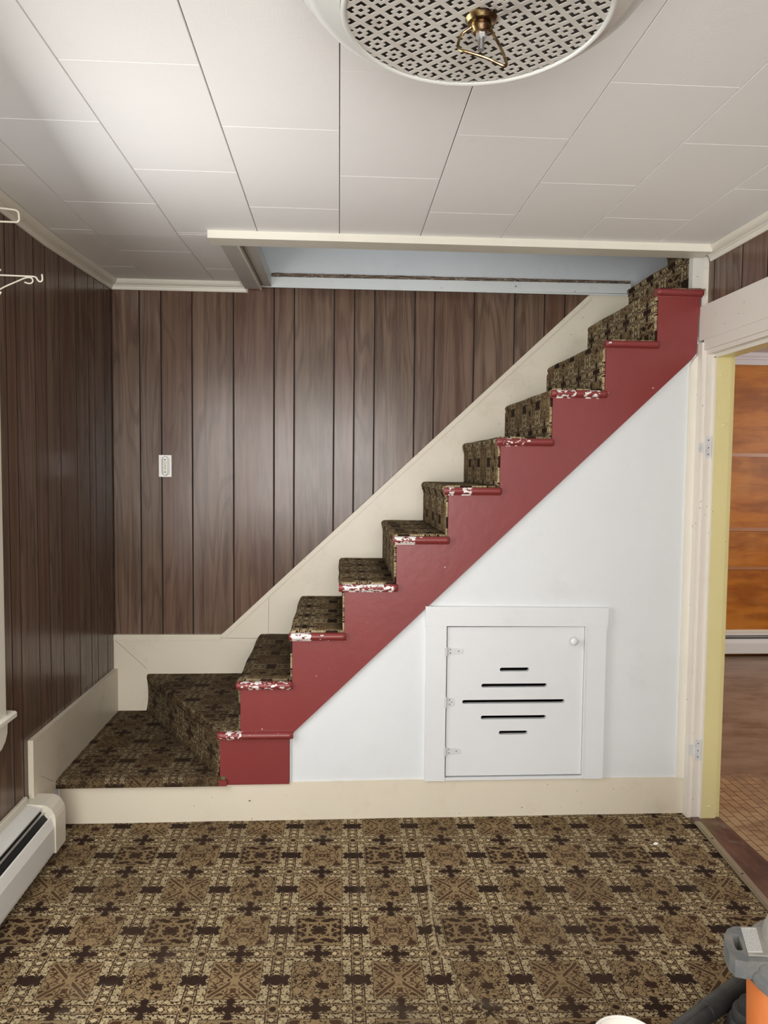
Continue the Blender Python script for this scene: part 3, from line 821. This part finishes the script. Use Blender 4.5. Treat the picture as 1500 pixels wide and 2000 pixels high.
# stringer with stepped outline
out = [(-0.465, 0.152), (-0.465, 0.352), (-0.384, 0.352)]
for k in range(2, 11):
    out += [(RXs[k], ZN[k] - 0.012)] if k == 2 else []
    if k > 2: out += [(RXs[k], ZN[k - 1] - 0.012), (RXs[k], ZN[k] - 0.012)]
poly = [(-0.465, 0.152), (-0.465, ZN[1] - 0.012)]
for k in range(2, 11):
    poly += [(RXs[k], ZN[k - 1] - 0.012), (RXs[k], ZN[k] - 0.012)]
poly += [(1.431, ZN[10] - 0.012), (1.432, 2.05), (1.427, 2.02), (1.424, 1.888), (1.404, 1.862), (-0.170, zdiag(-0.170)), (-0.190, 0.345), (-0.191, 0.152)]
bm = flat_solid(poly, 'y', YF - 0.010, YF + 0.012)
stringer = obj('stringer', bm, M_red, S0)
# narrow edge stop along the foot of the stringer: white paint build-up line
obj('edge_bead', tube([(-0.186, YF + 0.001, 0.156), (-0.186, YF + 0.001, 0.345), (-0.168, YF + 0.001, zdiag(-0.168) - 0.004), (1.396, YF + 0.001, zdiag(1.396) - 0.004)], 0.0045, 8), M_white, S0)

# red half-round nosing returns
def nosing(k, x0, x1, chip):
    bm = bmesh.new(); zt = ZN[k]; r = 0.0135
    n = 48; seg = 8
    lay = bm.verts.layers.float.new('chip')
    prof = [(YF + 0.012, zt)] + [(YF - 0.018 - r * math.sin(a), zt - r + r * math.cos(a)) for a in [PI * i / seg for i in range(seg + 1)]] + [(YF - 0.0125, zt - 2 * r - 0.001), (YF - 0.0115, zt - 2 * r - 0.005), (YF + 0.010, zt - 2 * r - 0.005)]
    rings = []
    for i in range(n + 1):
        x = x0 + (x1 - x0) * i / n
        end = min(i, n - i); sc = 1.0 if end > 1 else (0.8 if end == 1 else 0.55)
        ring = []
        for y, z in prof:
            yy = YF - 0.018 + (y - YF + 0.018) * sc if y < YF - 0.018 else y
            zz = zt - r + (z - zt + r) * (0.75 + 0.25 * sc)
            v = bm.verts.new((x, yy, zz)); v[lay] = chip((x - x0) / (x1 - x0)); ring.append(v)
        rings.append(ring)
    m = len(prof)
    for A, B in zip(rings, rings[1:]):
        for j in range(m): bm.faces.new((A[j], A[(j + 1) % m], B[(j + 1) % m], B[j]))
    bm.faces.new(rings[0]); bm.faces.new(rings[-1][::-1])
    o = obj('nosing', bm, M_redn, S0, smooth_=True)
    return o
def spot(*rs):
    def f(t):
        v = 0.0
        for a, b, s in rs:
            if a < t < b: v = max(v, s * min(1, (t - a) / 0.05, (b - t) / 0.05))
        return v
    return f
chips = {1: spot((0.0, 0.36, 0.75), (0.4, 0.9, 0.25)), 2: spot((0.05, 1.0, 0.62), (0.3, 0.5, 0.9)), 3: spot((0.0, 0.42, 0.95), (0.5, 0.75, 0.4)),
         4: spot((0.02, 0.95, 0.85)), 5: spot((0.0, 0.42, 0.95), (0.42, 0.55, 0.5)), 6: spot((0.03, 0.2, 0.85), (0.28, 0.5, 0.9)),
         7: spot((0.05, 0.6, 0.55)), 8: spot((0.05, 0.45, 0.75), (0.55, 0.9, 0.75)), 9: spot((0.0, 0.5, 0.25)), 10: spot((0.0, 0.1, 0.1))}
ends = {1: (-0.473, -0.176), 2: (-0.400, -0.180)}
for k in range(1, 11):
    x0, x1 = ends.get(k, (NX[k] - 0.003, (RXs[k + 1] + 0.006) if k < 10 else 1.440))
    nosing(k, x0, x1, chips[k])
obj('nosing_block', bx(-0.468, -0.436, YF - 0.026, YF + 0.01, 0.154, 0.176), M_redn, S0, bevel=0.006)

# carpet on every step
def step_carpet(k):
    bm = bmesh.new(); uvl = bm.loops.layers.uv.new('UVMap')
    nx, rx, zt, zb = NX[k], RXs[k], Zs[k], Zs[k - 1]
    xe = RXs[k + 1] + 0.004 if k < 12 else 1.90
    r = 0.013
    sx = rx - 0.004
    prof = [(sx, zb - 0.002), (sx, zb + 0.02), (sx, zt - 0.055), (sx - 0.001, zt - 0.038), (nx + 0.004, zt - 0.030)]
    prof += [(nx + r - r * math.cos(a) * 1.0, zt - r + r * math.sin(a)) for a in [math.radians(d) for d in (-40, -10, 20, 50, 75, 90)]]
    prof += [(nx + 0.05, zt + 0.001), (0.5 * (nx + xe) + 0.02, zt), (xe, zt)]
    L = [0.0]
    for a, b in zip(prof, prof[1:]): L.append(L[-1] + math.hypot(b[0] - a[0], b[1] - a[1]))
    off = k * 0.40
    ys = [YF - 0.006] + [YF + (YB - YF) * i / 14 for i in range(1, 14)] + [YB - 0.002]
    rows = []
    for y in ys:
        w = 0.0015 * math.sin(y * 17 + k)
        rows.append([bm.verts.new((px - (w if 2 < i < 9 else 0), y, pz + (w * 0.6 if i > 5 else 0))) for i, (px, pz) in enumerate(prof)])
    for a in range(len(ys) - 1):
        for i in range(len(prof) - 1):
            f = bm.faces.new((rows[a][i], rows[a + 1][i], rows[a + 1][i + 1], rows[a][i + 1]))
            for l, (yy, ii) in zip(f.loops, ((ys[a], i), (ys[a + 1], i), (ys[a + 1], i + 1), (ys[a], i + 1))):
                l[uvl].uv = (yy + 0.07, L[ii] + off)
    o = obj('step_carpet', bm, M_soiled_dim if k == 2 else M_carpet, S0, smooth_=False)
    for p in o.data.polygons: p.use_smooth = True
    md = o.modifiers.new('pile', 'SOLIDIFY'); md.thickness = 0.007; md.offset = 0
    return o
for k in range(2, 13): step_carpet(k)
# pale cut edges of the carpet showing beside the stringer
def flat_carpet(name, poly, z, th):
    bm = bmesh.new(); uvl = bm.loops.layers.uv.new('UVMap')
    prism(poly, 'z', z - th, z, bm)
    es = [e for e in bm.edges if all(abs(v.co.z - z) < 1e-5 for v in e.verts)]
    bmesh.ops.bevel(bm, geom=es, offset=0.010, segments=4, profile=0.5, affect='EDGES')
    bmesh.ops.triangulate(bm, faces=[f for f in bm.faces if len(f.verts) > 4])
    bm.normal_update()
    for f in bm.faces:
        nrm = f.normal
        for l in f.loops:
            p = l.vert.co; l[uvl].uv = (p.x + 0.03, p.y - (z - p.z) * 1.0)
    o = obj(name, bm, M_soiled_dim, S0)
    for p in o.data.polygons: p.use_smooth = True
    try: o.data.set_sharp_from_angle(angle=math.radians(50))
    except Exception: pass
    return o
A0 = (-0.474, YF - 0.004); B0 = (-0.965, YB - 0.006)
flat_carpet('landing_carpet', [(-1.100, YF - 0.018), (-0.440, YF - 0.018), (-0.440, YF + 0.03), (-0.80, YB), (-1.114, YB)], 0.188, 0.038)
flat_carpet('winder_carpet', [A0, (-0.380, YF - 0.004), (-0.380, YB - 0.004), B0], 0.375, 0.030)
# diagonal riser carpet between them, bellied like the photo's stretched carpet
bm = bmesh.new(); uvl = bm.loops.layers.uv.new('UVMap')
ins = 0.010; dvec = Vector((B0[0] - A0[0], B0[1] - A0[1])); ln_ = dvec.length; dn = dvec.normalized(); nrm = Vector((dn.y, -dn.x))
nz, nl = 8, 30; rows = []
for j in range(nz + 1):
    tz = j / nz; zz = 0.183 + (0.358 - 0.183) * tz
    row = []
    for i in range(nl + 1):
        tl = i / nl; p = Vector(A0) + dn * (ln_ * tl)
        belly = ins * (1 - tz) ** 0.6 - 0.016 * (1 - tz) ** 3
        p = p + nrm * belly + nrm * 0.002 * math.sin(i * 0.9 + j * 0.3)
        row.append((bm.verts.new((p.x, p.y, zz)), ln_ * tl, zz))
    rows.append(row)
for j in range(nz):
    for i in range(nl):
        q = (rows[j][i], rows[j][i + 1], rows[j + 1][i + 1], rows[j + 1][i])
        f = bm.faces.new([a[0] for a in q])
        for l, a in zip(f.loops, q): l[uvl].uv = (a[1] * 0.9 + 0.1, a[2] * 1.25)
o = obj('riser_carpet', bm, M_soiled_dim, S0)
for p in o.data.polygons: p.use_smooth = True
o.modifiers.new('pile', 'SOLIDIFY').thickness = 0.006

# skirt boards on the walls beside the stairs
def skirt():
    ys = YB - 0.020
    top = [(-1.118, 0.574), (-0.588, 0.572), (-0.349, 0.779), (0.381, 1.475), (1.260, 2.303)]
    bot = [(1.47, 2.303), (1.47, 1.98), (0.42, 0.98), (-0.30, 0.30), (-0.98, 0.10), (-1.118, 0.10)]
    bm = flat_solid(top + bot, 'y', ys, YB)
    b_ = obj('skirt_board', bm, M_cream, S0)
    b_['label'] = 'cream skirt board along the panelled back wall'
    # rounded cap line along the upper edge and the joints scribed into it
    for (a, c) in (((-1.118, 0.569), (-0.590, 0.567)), ((-0.588, 0.570), (1.252, 2.298))):
        dx, dz = c[0] - a[0], c[1] - a[1]; L = math.hypot(dx, dz); n_ = (dz / L, -dx / L)
        pts = [a, c, (c[0] + n_[0] * 0.022, c[1] + n_[1] * 0.022), (a[0] + n_[0] * 0.022, a[1] + n_[1] * 0.022)]
        obj('cap_bead', prism(pts, 'y', ys - 0.004, ys + 0.002), M_cream, b_, bevel=0.002)
    for (a, c) in (((-1.116, 0.552), (-0.955, 0.400)), ((-0.590, 0.556), (-0.40, 0.553)), ((-0.349, 0.760), (-0.352, 0.580))):
        dx, dz = c[0] - a[0], c[1] - a[1]; L = math.hypot(dx, dz); n_ = (dz / L * 0.0007, -dx / L * 0.0007)
        obj('joint_line', prism([(a[0] - n_[0], a[1] - n_[1]), (c[0] - n_[0], c[1] - n_[1]), (c[0] + n_[0], c[1] + n_[1]), (a[0] + n_[0], a[1] + n_[1])], 'y', ys - 0.0006, ys + 0.001), M_joint, b_)
    # left wall board
    pts = [(2.735, 0.0), (YB - 0.02, 0.0), (YB - 0.02, 0.404), (2.735, 0.420)]
    l_ = obj('skirt_board', prism(pts, 'x', XL, XL + 0.019), M_cream, S0, bevel=0.004)
    l_['label'] = 'cream skirt board along the left wall'
    bm = bmesh.new(); prism([(2.80, 0.262), (2.802, 0.262), (2.925, 0.188), (2.922, 0.188)], 'x', XL + 0.0185, XL + 0.0195, bm)
    obj('joint_line', bm, M_joint, l_)
skirt()

# ------------------------------------------------------------------ baseboard heaters
def heater(name, label, y0, y1, cap0, cap1, place):
    """Profile in (out from wall, z); place maps (along, out, z) to the world."""
    h = thing(name, label, 'heater', place(0.5 * (y0 + y1), 0, 0), 'baseboard heaters')
    def ext(prof, a, b):
        bm = bmesh.new(); A = [bm.verts.new(place(a, *p)) for p in prof]; B = [bm.verts.new(place(b, *p)) for p in prof]; n = len(prof)
        bm.faces.new(A); bm.faces.new(B[::-1])
        for i in range(n): bm.faces.new((A[i], B[i], B[(i + 1) % n], A[(i + 1) % n]))
        return bm
    obj('back_plate', ext([(0, 0.02), (0.004, 0.02), (0.004, 0.205), (0.013, 0.207), (0.013, 0.228), (0.009, 0.232), (0, 0.232)], y0, y1), M_heatcap, h)
    obj('top_plate', ext([(0.004, 0.206), (0.022, 0.206), (0.066, 0.196), (0.066, 0.190), (0.060, 0.188), (0.022, 0.200), (0.004, 0.200)], y0, y1), M_heat, h)
    obj('fin_core', ext([(0.006, 0.05), (0.088, 0.05), (0.088, 0.150), (0.060, 0.182), (0.006, 0.186)], y0, y1), M_black, h)
    obj('damper', ext([(0.0715, 0.183), (0.0765, 0.1795), (0.0745, 0.175), (0.069, 0.178)], y0, y1), M_nut, h)
    obj('front_panel', ext([(0.100, 0.040), (0.108, 0.034), (0.110, 0.045), (0.109, 0.125), (0.098, 0.160), (0.094, 0.163), (0.092, 0.156), (0.104, 0.124), (0.104, 0.045)], y0, y1), M_heat, h)
    for a, b in ((cap0, cap1),) if cap0 is not None else ():
        obj('end_cap', ext([(0, 0.028), (0.113, 0.028), (0.113, 0.152), (0.110, 0.168), (0.098, 0.188), (0.084, 0.200), (0.070, 0.205), (0, 0.208)], a, b), M_heatcap, h, bevel=0.003)
    return h
heater('baseboard_heater', 'long white baseboard heater with cream end cap below the left wall', 0.4, 2.69, 2.68, 2.775, lambda a, o, z: (XL + 0.002 + o, a, z))
heater('baseboard_heater', 'low white baseboard heater under the orange wood wall beyond the doorway', 1.65, 4.9, None, None, lambda a, o, z: (a, KY - o * 0.6, z * 0.87 + 0.0))

# ------------------------------------------------------------------ light switch on the back wall
sw = thing('light_switch', 'small white wall switch on the dark panelling', 'switch', (-0.862, YB, 1.417))
sx0, sx1, sz0, sz1 = -0.893, -0.831, 1.364, 1.472
obj('switch_plate', bx(sx0, sx1, YB - 0.007, YB - 0.0005, sz0, sz1), M_switch, sw, bevel=0.002)
bm = bmesh.new()
pts = arc(-0.860, 1.447, 0.021, 0, 180, 12) + arc(-0.860, 1.390, 0.021, 180, 360, 12)
n = len(pts)
A = [bm.verts.new((x, YB - 0.0068, z)) for x, z in pts]
B = [bm.verts.new((-0.860 + (x + 0.860) * 0.45, YB - 0.019, z * 0.93 + 1.4185 * 0.07)) for x, z in pts]
for i in range(n): bm.faces.new((A[i], A[(i + 1) % n], B[(i + 1) % n], B[i]))
bm.faces.new(B); bm.faces.new(A[::-1])
obj('raised_housing', bm, M_switch, sw, smooth_=True)
tg = obj('toggle', bx(-0.8655, -0.8545, YB - 0.021, YB - 0.018, 1.398, 1.440), M_toggle, sw, bevel=0.001)
obj('toggle_lever', bx(-0.864, -0.856, YB - 0.028, YB - 0.020, 1.410, 1.424), M_toggle, tg, bevel=0.001)
for z in (1.449, 1.388): obj('screw', tube([(-0.860, YB - 0.0182, z), (-0.860, YB - 0.0205, z)], 0.0036, 10), M_screw, sw)

# ------------------------------------------------------------------ ceiling lamp
FC = (0.213, 1.222)
lamp = thing('ceiling_light', 'round white ceiling light with a perforated grille and hanging brass ring', 'lamp', (FC[0], FC[1], ZC))
obj('canopy', lathe([(0, ZC), (0.13, ZC), (0.13, ZC - 0.03), (0.12, ZC - 0.07), (0.0, ZC - 0.075)], FC, 64), M_enamel, lamp, smooth_=True)
prof = [(0.288, 2.2105), (0.294, 2.207), (0.2945, 2.201), (0.290, 2.196), (0.284, 2.191), (0.276, 2.178), (0.262, 2.162), (0.245, 2.149), (0.228, 2.141), (0.216, 2.137),
        (0.214, 2.141), (0.228, 2.146), (0.244, 2.154), (0.260, 2.167), (0.274, 2.183), (0.281, 2.196), (0.284, 2.203)]
obj('saucer_shade', lathe(prof + [prof[0]], FC, 128), M_enamel, lamp, smooth_=True)
obj('dark_rim', lathe([(0.270, 2.222), (0.303, 2.220), (0.304, 2.214), (0.300, 2.211), (0.270, 2.213), (0.270, 2.222)], FC, 128), M_inlamp, lamp, smooth_=True)
rg_ = [(0.2105 + 0.0050 * math.cos(a), 2.133 + 0.0048 * math.sin(a)) for a in [2 * PI * i / 12 for i in range(13)]]
obj('rolled_ring', lathe(rg_, FC, 128), M_enamel, lamp, smooth_=True)
obj('inner_pan', lathe([(0.212, 2.137), (0.205, 2.165), (0.18, 2.185), (0.0, 2.19)], FC, 64), M_inlamp, lamp)
bm = bmesh.new(); cell = 0.0432; rot = math.radians(45)
half = [0.06, 0.10, 0.23, 0.40, 0.50]
brk = [-h for h in reversed(half)] + half            # grid lines of one cell, -0.5 .. 0.5
mids = [(brk[i] + brk[i + 1]) / 2 for i in range(9)]
def is_hole(i, j):
    a, b_ = abs(mids[i]), abs(mids[j]); m_, n_ = max(a, b_), min(a, b_)
    return m_ < 0.10 or (0.23 < m_ < 0.40 and n_ > 0.06)
vd = {}
def V_(k, l, i, j):
    x, y = round((k + brk[i]) * cell, 6), round((l + brk[j]) * cell, 6)
    if (x, y) not in vd:
        vd[(x, y)] = bm.verts.new((FC[0] + x * math.cos(rot) - y * math.sin(rot), FC[1] + x * math.sin(rot) + y * math.cos(rot), 2.1325))
    return vd[(x, y)]
for k in range(-6, 7):
    for l in range(-6, 7):
        for i in range(9):
            for j in range(9):
                rr = math.hypot((k + mids[i]) * cell, (l + mids[j]) * cell)
                if rr > 0.2095 or (is_hole(i, j) and rr < 0.2065): continue
                bm.faces.new((V_(k, l, i, j), V_(k, l, i + 1, j), V_(k, l, i + 1, j + 1), V_(k, l, i, j + 1)))
gr = obj('grille', bm, M_grille, lamp)
md = gr.modifiers.new('sheet', 'SOLIDIFY'); md.thickness = 0.0014; md.offset = 0
cx_, cy_ = FC[0] + 0.008, FC[1]
obj('brass_cap', lathe([(0.0, 2.131), (0.024, 2.131), (0.026, 2.127), (0.022, 2.121), (0.016, 2.119), (0.017, 2.113), (0.013, 2.106), (0.006, 2.104), (0, 2.104)], (cx_, cy_), 32), M_brass, lamp, smooth_=True)
obj('hex_nut', lathe([(0, 2.106), (0.0085, 2.106), (0.0085, 2.097), (0, 2.097)], (cx_, cy_), 6), M_nut, lamp)
obj('threaded_rod', lathe([(0, 2.098), (0.0052, 2.098), (0.0052, 2.080), (0, 2.079)], (cx_, cy_), 16), M_steel, lamp, smooth_=True)
ringp = smooth_path([(cx_ - 0.016, cy_, 2.114), (0.190, 1.226, 2.104), (0.184, 1.222, 2.086), (0.187, 1.216, 2.076), (0.196, 1.212, 2.071), (0.226, 1.208, 2.061), (0.249, 1.205, 2.050), (0.257, 1.206, 2.049), (0.259, 1.208, 2.056), (0.250, 1.212, 2.080), (0.240, 1.218, 2.102), (cx_ + 0.014, cy_, 2.113)], 6)
obj('pull_ring', tube(ringp, 0.0024, 10), M_brass, lamp, smooth_=True)

# ------------------------------------------------------------------ rod and wire brackets by the left window
rod = thing('curtain_rod', 'thin cream curtain rod end with a squared corner just below the crown moulding', 'curtain rod', (XL, 2.30, 2.17))
ry = 2.45
obj('rod', tube(smooth_path([(XL + 0.006, ry, 2.1705), (-1.057, ry, 2.1705), (-1.020, ry, 2.1700), (-1.006, ry, 2.1705), (-1.0010, ry, 2.1745), (-0.9995, ry, 2.182), (-1.0005, ry, 2.196), (-1.004, ry, 2.203), (-1.013, ry, 2.207), (-1.040, ry, 2.210), (XL + 0.006, ry, 2.214)], 5), 0.0030, 8), M_wire, rod, smooth_=True)
obj('wall_plate', bx(XL, XL + 0.008, ry - 0.012, ry + 0.012, 2.158, 2.228), M_wire, rod, bevel=0.001)

def scroll_bracket(label, y, dz, k):
    b_ = thing('wire_bracket', label, 'bracket', (XL + 0.022, y, 1.99 + dz), 'wire scroll brackets on the window casing')
    q = lambda x, z: (XL + 0.024 + (x - XL - 0.024) * k, y, z + dz)
    obj('arm', tube(smooth_path([q(XL + 0.024, 2.0065), q(-1.06, 2.0065), q(-0.98, 2.005), q(-0.960, 2.0045), q(-0.951, 2.002), q(-0.946, 1.994), q(-0.940, 1.9895), q(-0.9335, 1.9915), q(-0.9315, 1.999), q(-0.933, 2.012)], 5), 0.0026, 8), M_wire, b_, smooth_=True)
    obj('brace', tube(smooth_path([q(XL + 0.024, 1.9335), q(-1.061, 1.963), q(-1.01, 1.988), q(-0.985, 1.999), q(-0.972, 2.0015), q(-0.963, 1.998), q(-0.961, 1.990), q(-0.966, 1.984), q(-0.975, 1.983), q(-0.986, 1.9865)], 5), 0.0023, 8), M_wire, b_, smooth_=True)
    obj('mounting_plate', bx(XL + 0.0205, XL + 0.024, y - 0.008, y + 0.008, 1.92 + dz, 2.02 + dz), M_wire, b_, bevel=0.001)
scroll_bracket('cream wire scroll bracket with an upturned hook, nearest to the camera', 2.45, 0.0, 1.0)
b2 = thing('wire_hook', 'short cream wire hook showing just below the scroll bracket at the left edge', 'hook', (XL + 0.022, 2.44, 1.95), None)
obj('hook_wire', tube(smooth_path([(XL + 0.022, 2.44, 1.930), (-1.078, 2.44, 1.937), (-1.066, 2.44, 1.938), (-1.060, 2.44, 1.943), (-1.054, 2.44, 1.953)], 5), 0.0026, 8), M_wire, b2, smooth_=True)
obj('hook_wire', tube(smooth_path([(XL + 0.022, 2.44, 2.050), (-1.075, 2.44, 2.038), (-1.053, 2.44, 2.018)], 5), 0.0024, 8), M_wire, b2, smooth_=True)

# ------------------------------------------------------------------ vacuum cleaner, its wand and a tub
VC = (1.035, 1.455)
vac = thing('vacuum_cleaner', 'orange canister vacuum cleaner with dusty grey lid at the lower right corner', 'vacuum cleaner', (VC[0], VC[1], 0))
obj('tank', lathe([(0, 0.05), (0.140, 0.05), (0.150, 0.062), (0.159, 0.352), (0.157, 0.364), (0, 0.364)], VC, 64), M_tank, vac, smooth_=True)
lid = obj('lid', lathe([(0, 0.352), (0.164, 0.352), (0.172, 0.358), (0.175, 0.370), (0.171, 0.381), (0.163, 0.384), (0.161, 0.393), (0.152, 0.399), (0, 0.400)], VC, 64), M_lid, vac, smooth_=True)
obj('motor_cover', lathe([(0.138, 0.398), (0.137, 0.414), (0.130, 0.434), (0.114, 0.450), (0.08, 0.459), (0, 0.461)], (VC[0] + 0.018, VC[1] + 0.018), 64), M_lidtop, vac, smooth_=True)
bm = bmesh.new()
def ringpts(pts, z): return [bm.verts.new((x, y, z)) for x, y in pts]
outer = [(0.872, 1.448), (0.848, 1.449), (0.829, 1.457), (0.827, 1.478), (0.833, 1.505), (0.845, 1.535), (0.866, 1.560), (0.888, 1.568), (0.912, 1.566), (0.96, 1.56), (0.96, 1.50), (0.92, 1.446)]
inner = [(0.858, 1.485), (0.849, 1.486), (0.848, 1.491), (0.852, 1.506), (0.858, 1.522), (0.865, 1.538), (0.869, 1.542), (0.874, 1.542), (0.8785, 1.538), (0.875, 1.525), (0.869, 1.505), (0.863, 1.488)]
o0, o1, i0, i1 = ringpts(outer, 0.366), ringpts(outer, 0.4035), ringpts(inner, 0.366), ringpts(inner, 0.4035)
n = len(outer)
for i in range(n):
    j = (i + 1) % n
    bm.faces.new((o0[i], o0[j], o1[j], o1[i])); bm.faces.new((i0[i], i1[i], i1[j], i0[j]))
    bm.faces.new((o1[i], o1[j], i1[j], i1[i])); bm.faces.new((o0[i], i0[i], i0[j], o0[j]))
lg_ = obj('handle_lug', bm, M_lid, vac, bevel=0.003)
c4 = [(0.865, 1.474), (0.896, 1.472), (0.929, 1.555), (0.896, 1.557)]
def Q(s_, t_):
    a = Vector(c4[0]).lerp(Vector(c4[1]), s_); b_ = Vector(c4[3]).lerp(Vector(c4[2]), s_); return a.lerp(b_, t_)
obj('label_plinth', prism([tuple(Q(0.0, -0.08)), tuple(Q(1.7, -0.12)), tuple(Q(1.5, 1.06)), tuple(Q(-0.04, 1.05))], 'z', 0.399, 0.4065), M_lidtop, vac, bevel=0.002)
lb = obj('warning_label', prism([tuple(Q(0, 0)), tuple(Q(1, 0)), tuple(Q(1, 1)), tuple(Q(0, 1))], 'z', 0.4062, 0.4071), M_label, vac)
bm = bmesh.new(); random.seed(5)
for i in range(9):
    s_ = 0.06 + 0.84 * i / 8
    t0 = 0.04
    while t0 < 0.90:
        t1 = min(0.95, t0 + random.uniform(0.05, 0.16))
        prism([tuple(Q(s_, t0)), tuple(Q(s_ + 0.035, t0)), tuple(Q(s_ + 0.035, t1)), tuple(Q(s_, t1))], 'z', 0.4070, 0.4074, bm)
        t0 = t1 + 0.03
tag(obj('printed_lines', bm, M_print, lb), kind='stuff')
# caster feet standing out round the tank
for (fx, fy) in ((1.034, 1.745), (1.34, 1.58), (1.30, 1.22), (0.84, 1.20)):
    bm = bmesh.new(); dx, dy = VC[0] - fx, VC[1] - fy; L = math.hypot(dx, dy)
    for (r_, z0, z1, off) in ((0.050, 0.0, 0.048, 0), (0.044, 0.044, 0.078, 0.006), (0.034, 0.074, 0.103, 0.014)):
        lathe([(0, z0), (r_ * 0.94, z0), (r_, z0 + 0.008), (r_ * 0.98, z1 - 0.008), (r_ * 0.90, z1), (0, z1)], (fx + dx / L * off, fy + dy / L * off), 24, bm)
    f_ = obj('caster_foot', bm, M_rubber, vac, smooth_=True)
    a_ = Vector((fx, fy, 0.06)); b_ = Vector((fx + dx * 0.7, fy + dy * 0.7, 0.075))
    obj('foot_arm', tube([a_, b_], 0.028, 12), M_rubber, f_, smooth_=True)

wand = thing('vacuum_wand', 'black plastic vacuum wand lying on the carpet behind the orange canister', 'vacuum wand', (0.95, 1.82, 0))
d = Vector((0.353, 0.215, 0.010)).normalized(); p0 = Vector((0.775, 1.690, 0.026))
obj('tube', tube([p0, p0 + d * 0.20, p0 + d * 0.201, p0 + d * 0.45], [0.0235, 0.0245, 0.0262, 0.0275], 24), M_rubber, wand, smooth_=True)
obj('end_collar', tube([p0 - d * 0.012, p0 + d * 0.006], 0.0262, 24), M_rubber, wand, smooth_=True)
sidev = Vector((-d.y, d.x, 0))
obj('seam_rib', tube([p0 + d * 0.01 + Vector((0, 0, 0.0225)) - sidev * 0.006, p0 + d * 0.44 + Vector((0, 0, 0.0262)) - sidev * 0.006], 0.0016, 6), M_rubber, wand)
wl = [p0 + d * t_ * 0.02 + sidev * 0.030 * math.sin(t_ * 1.4) + Vector((0, 0, 0.0)) for t_ in range(-6, -0)]
hook = smooth_path([p0 - d * 0.005 + Vector((-0.012, 0.03, -0.010)), p0 + Vector((-0.035, 0.022, -0.008)), p0 + Vector((-0.060, 0.010, -0.010)), p0 + Vector((-0.05, -0.02, -0.016)), p0 + Vector((-0.02, -0.03, -0.018))], 5)
obj('wire_clip', tube(hook, 0.0022, 8), M_steel, wand, smooth_=True)

tb = (0.660, 1.590)
tub = thing('plastic_tub', 'round white plastic tub cut off by the bottom edge', 'tub', (tb[0], tb[1], 0))
obj('tub_body', lathe([(0, 0.002), (0.066, 0.002), (0.074, 0.128), (0.070, 0.128), (0.063, 0.008), (0, 0.008)], tb, 48), M_tub, tub, smooth_=True)
rm = [(0.0745 + 0.0028 * math.cos(a), 0.129 + 0.0028 * math.sin(a)) for a in [2 * PI * i / 8 for i in range(9)]]
obj('rim', lathe(rm, tb, 48), M_tub, tub, smooth_=True)
obj('contents', lathe([(0.0685, 0.105), (0, 0.108)], tb, 32), M_tubin, tub)

# loose flake of white paint on the carpet near the doorway
bm = bmesh.new()
fp = [(1.198, 2.700), (1.207, 2.696), (1.216, 2.699), (1.218, 2.706), (1.211, 2.711), (1.201, 2.708)]
prism(fp, 'z', 0.0022, 0.0042, bm)
for v in bm.verts:
    if v.co.x > 1.21: v.co.z += 0.003
tag(obj('paint_flake', bm, new_mat('paint_flake_white', (0.86, 0.85, 0.80), 0.5)[0], loc=(1.208, 2.703, 0.0022)), 'tiny white paint flake lying on the patterned carpet near the doorway', 'paint flake')
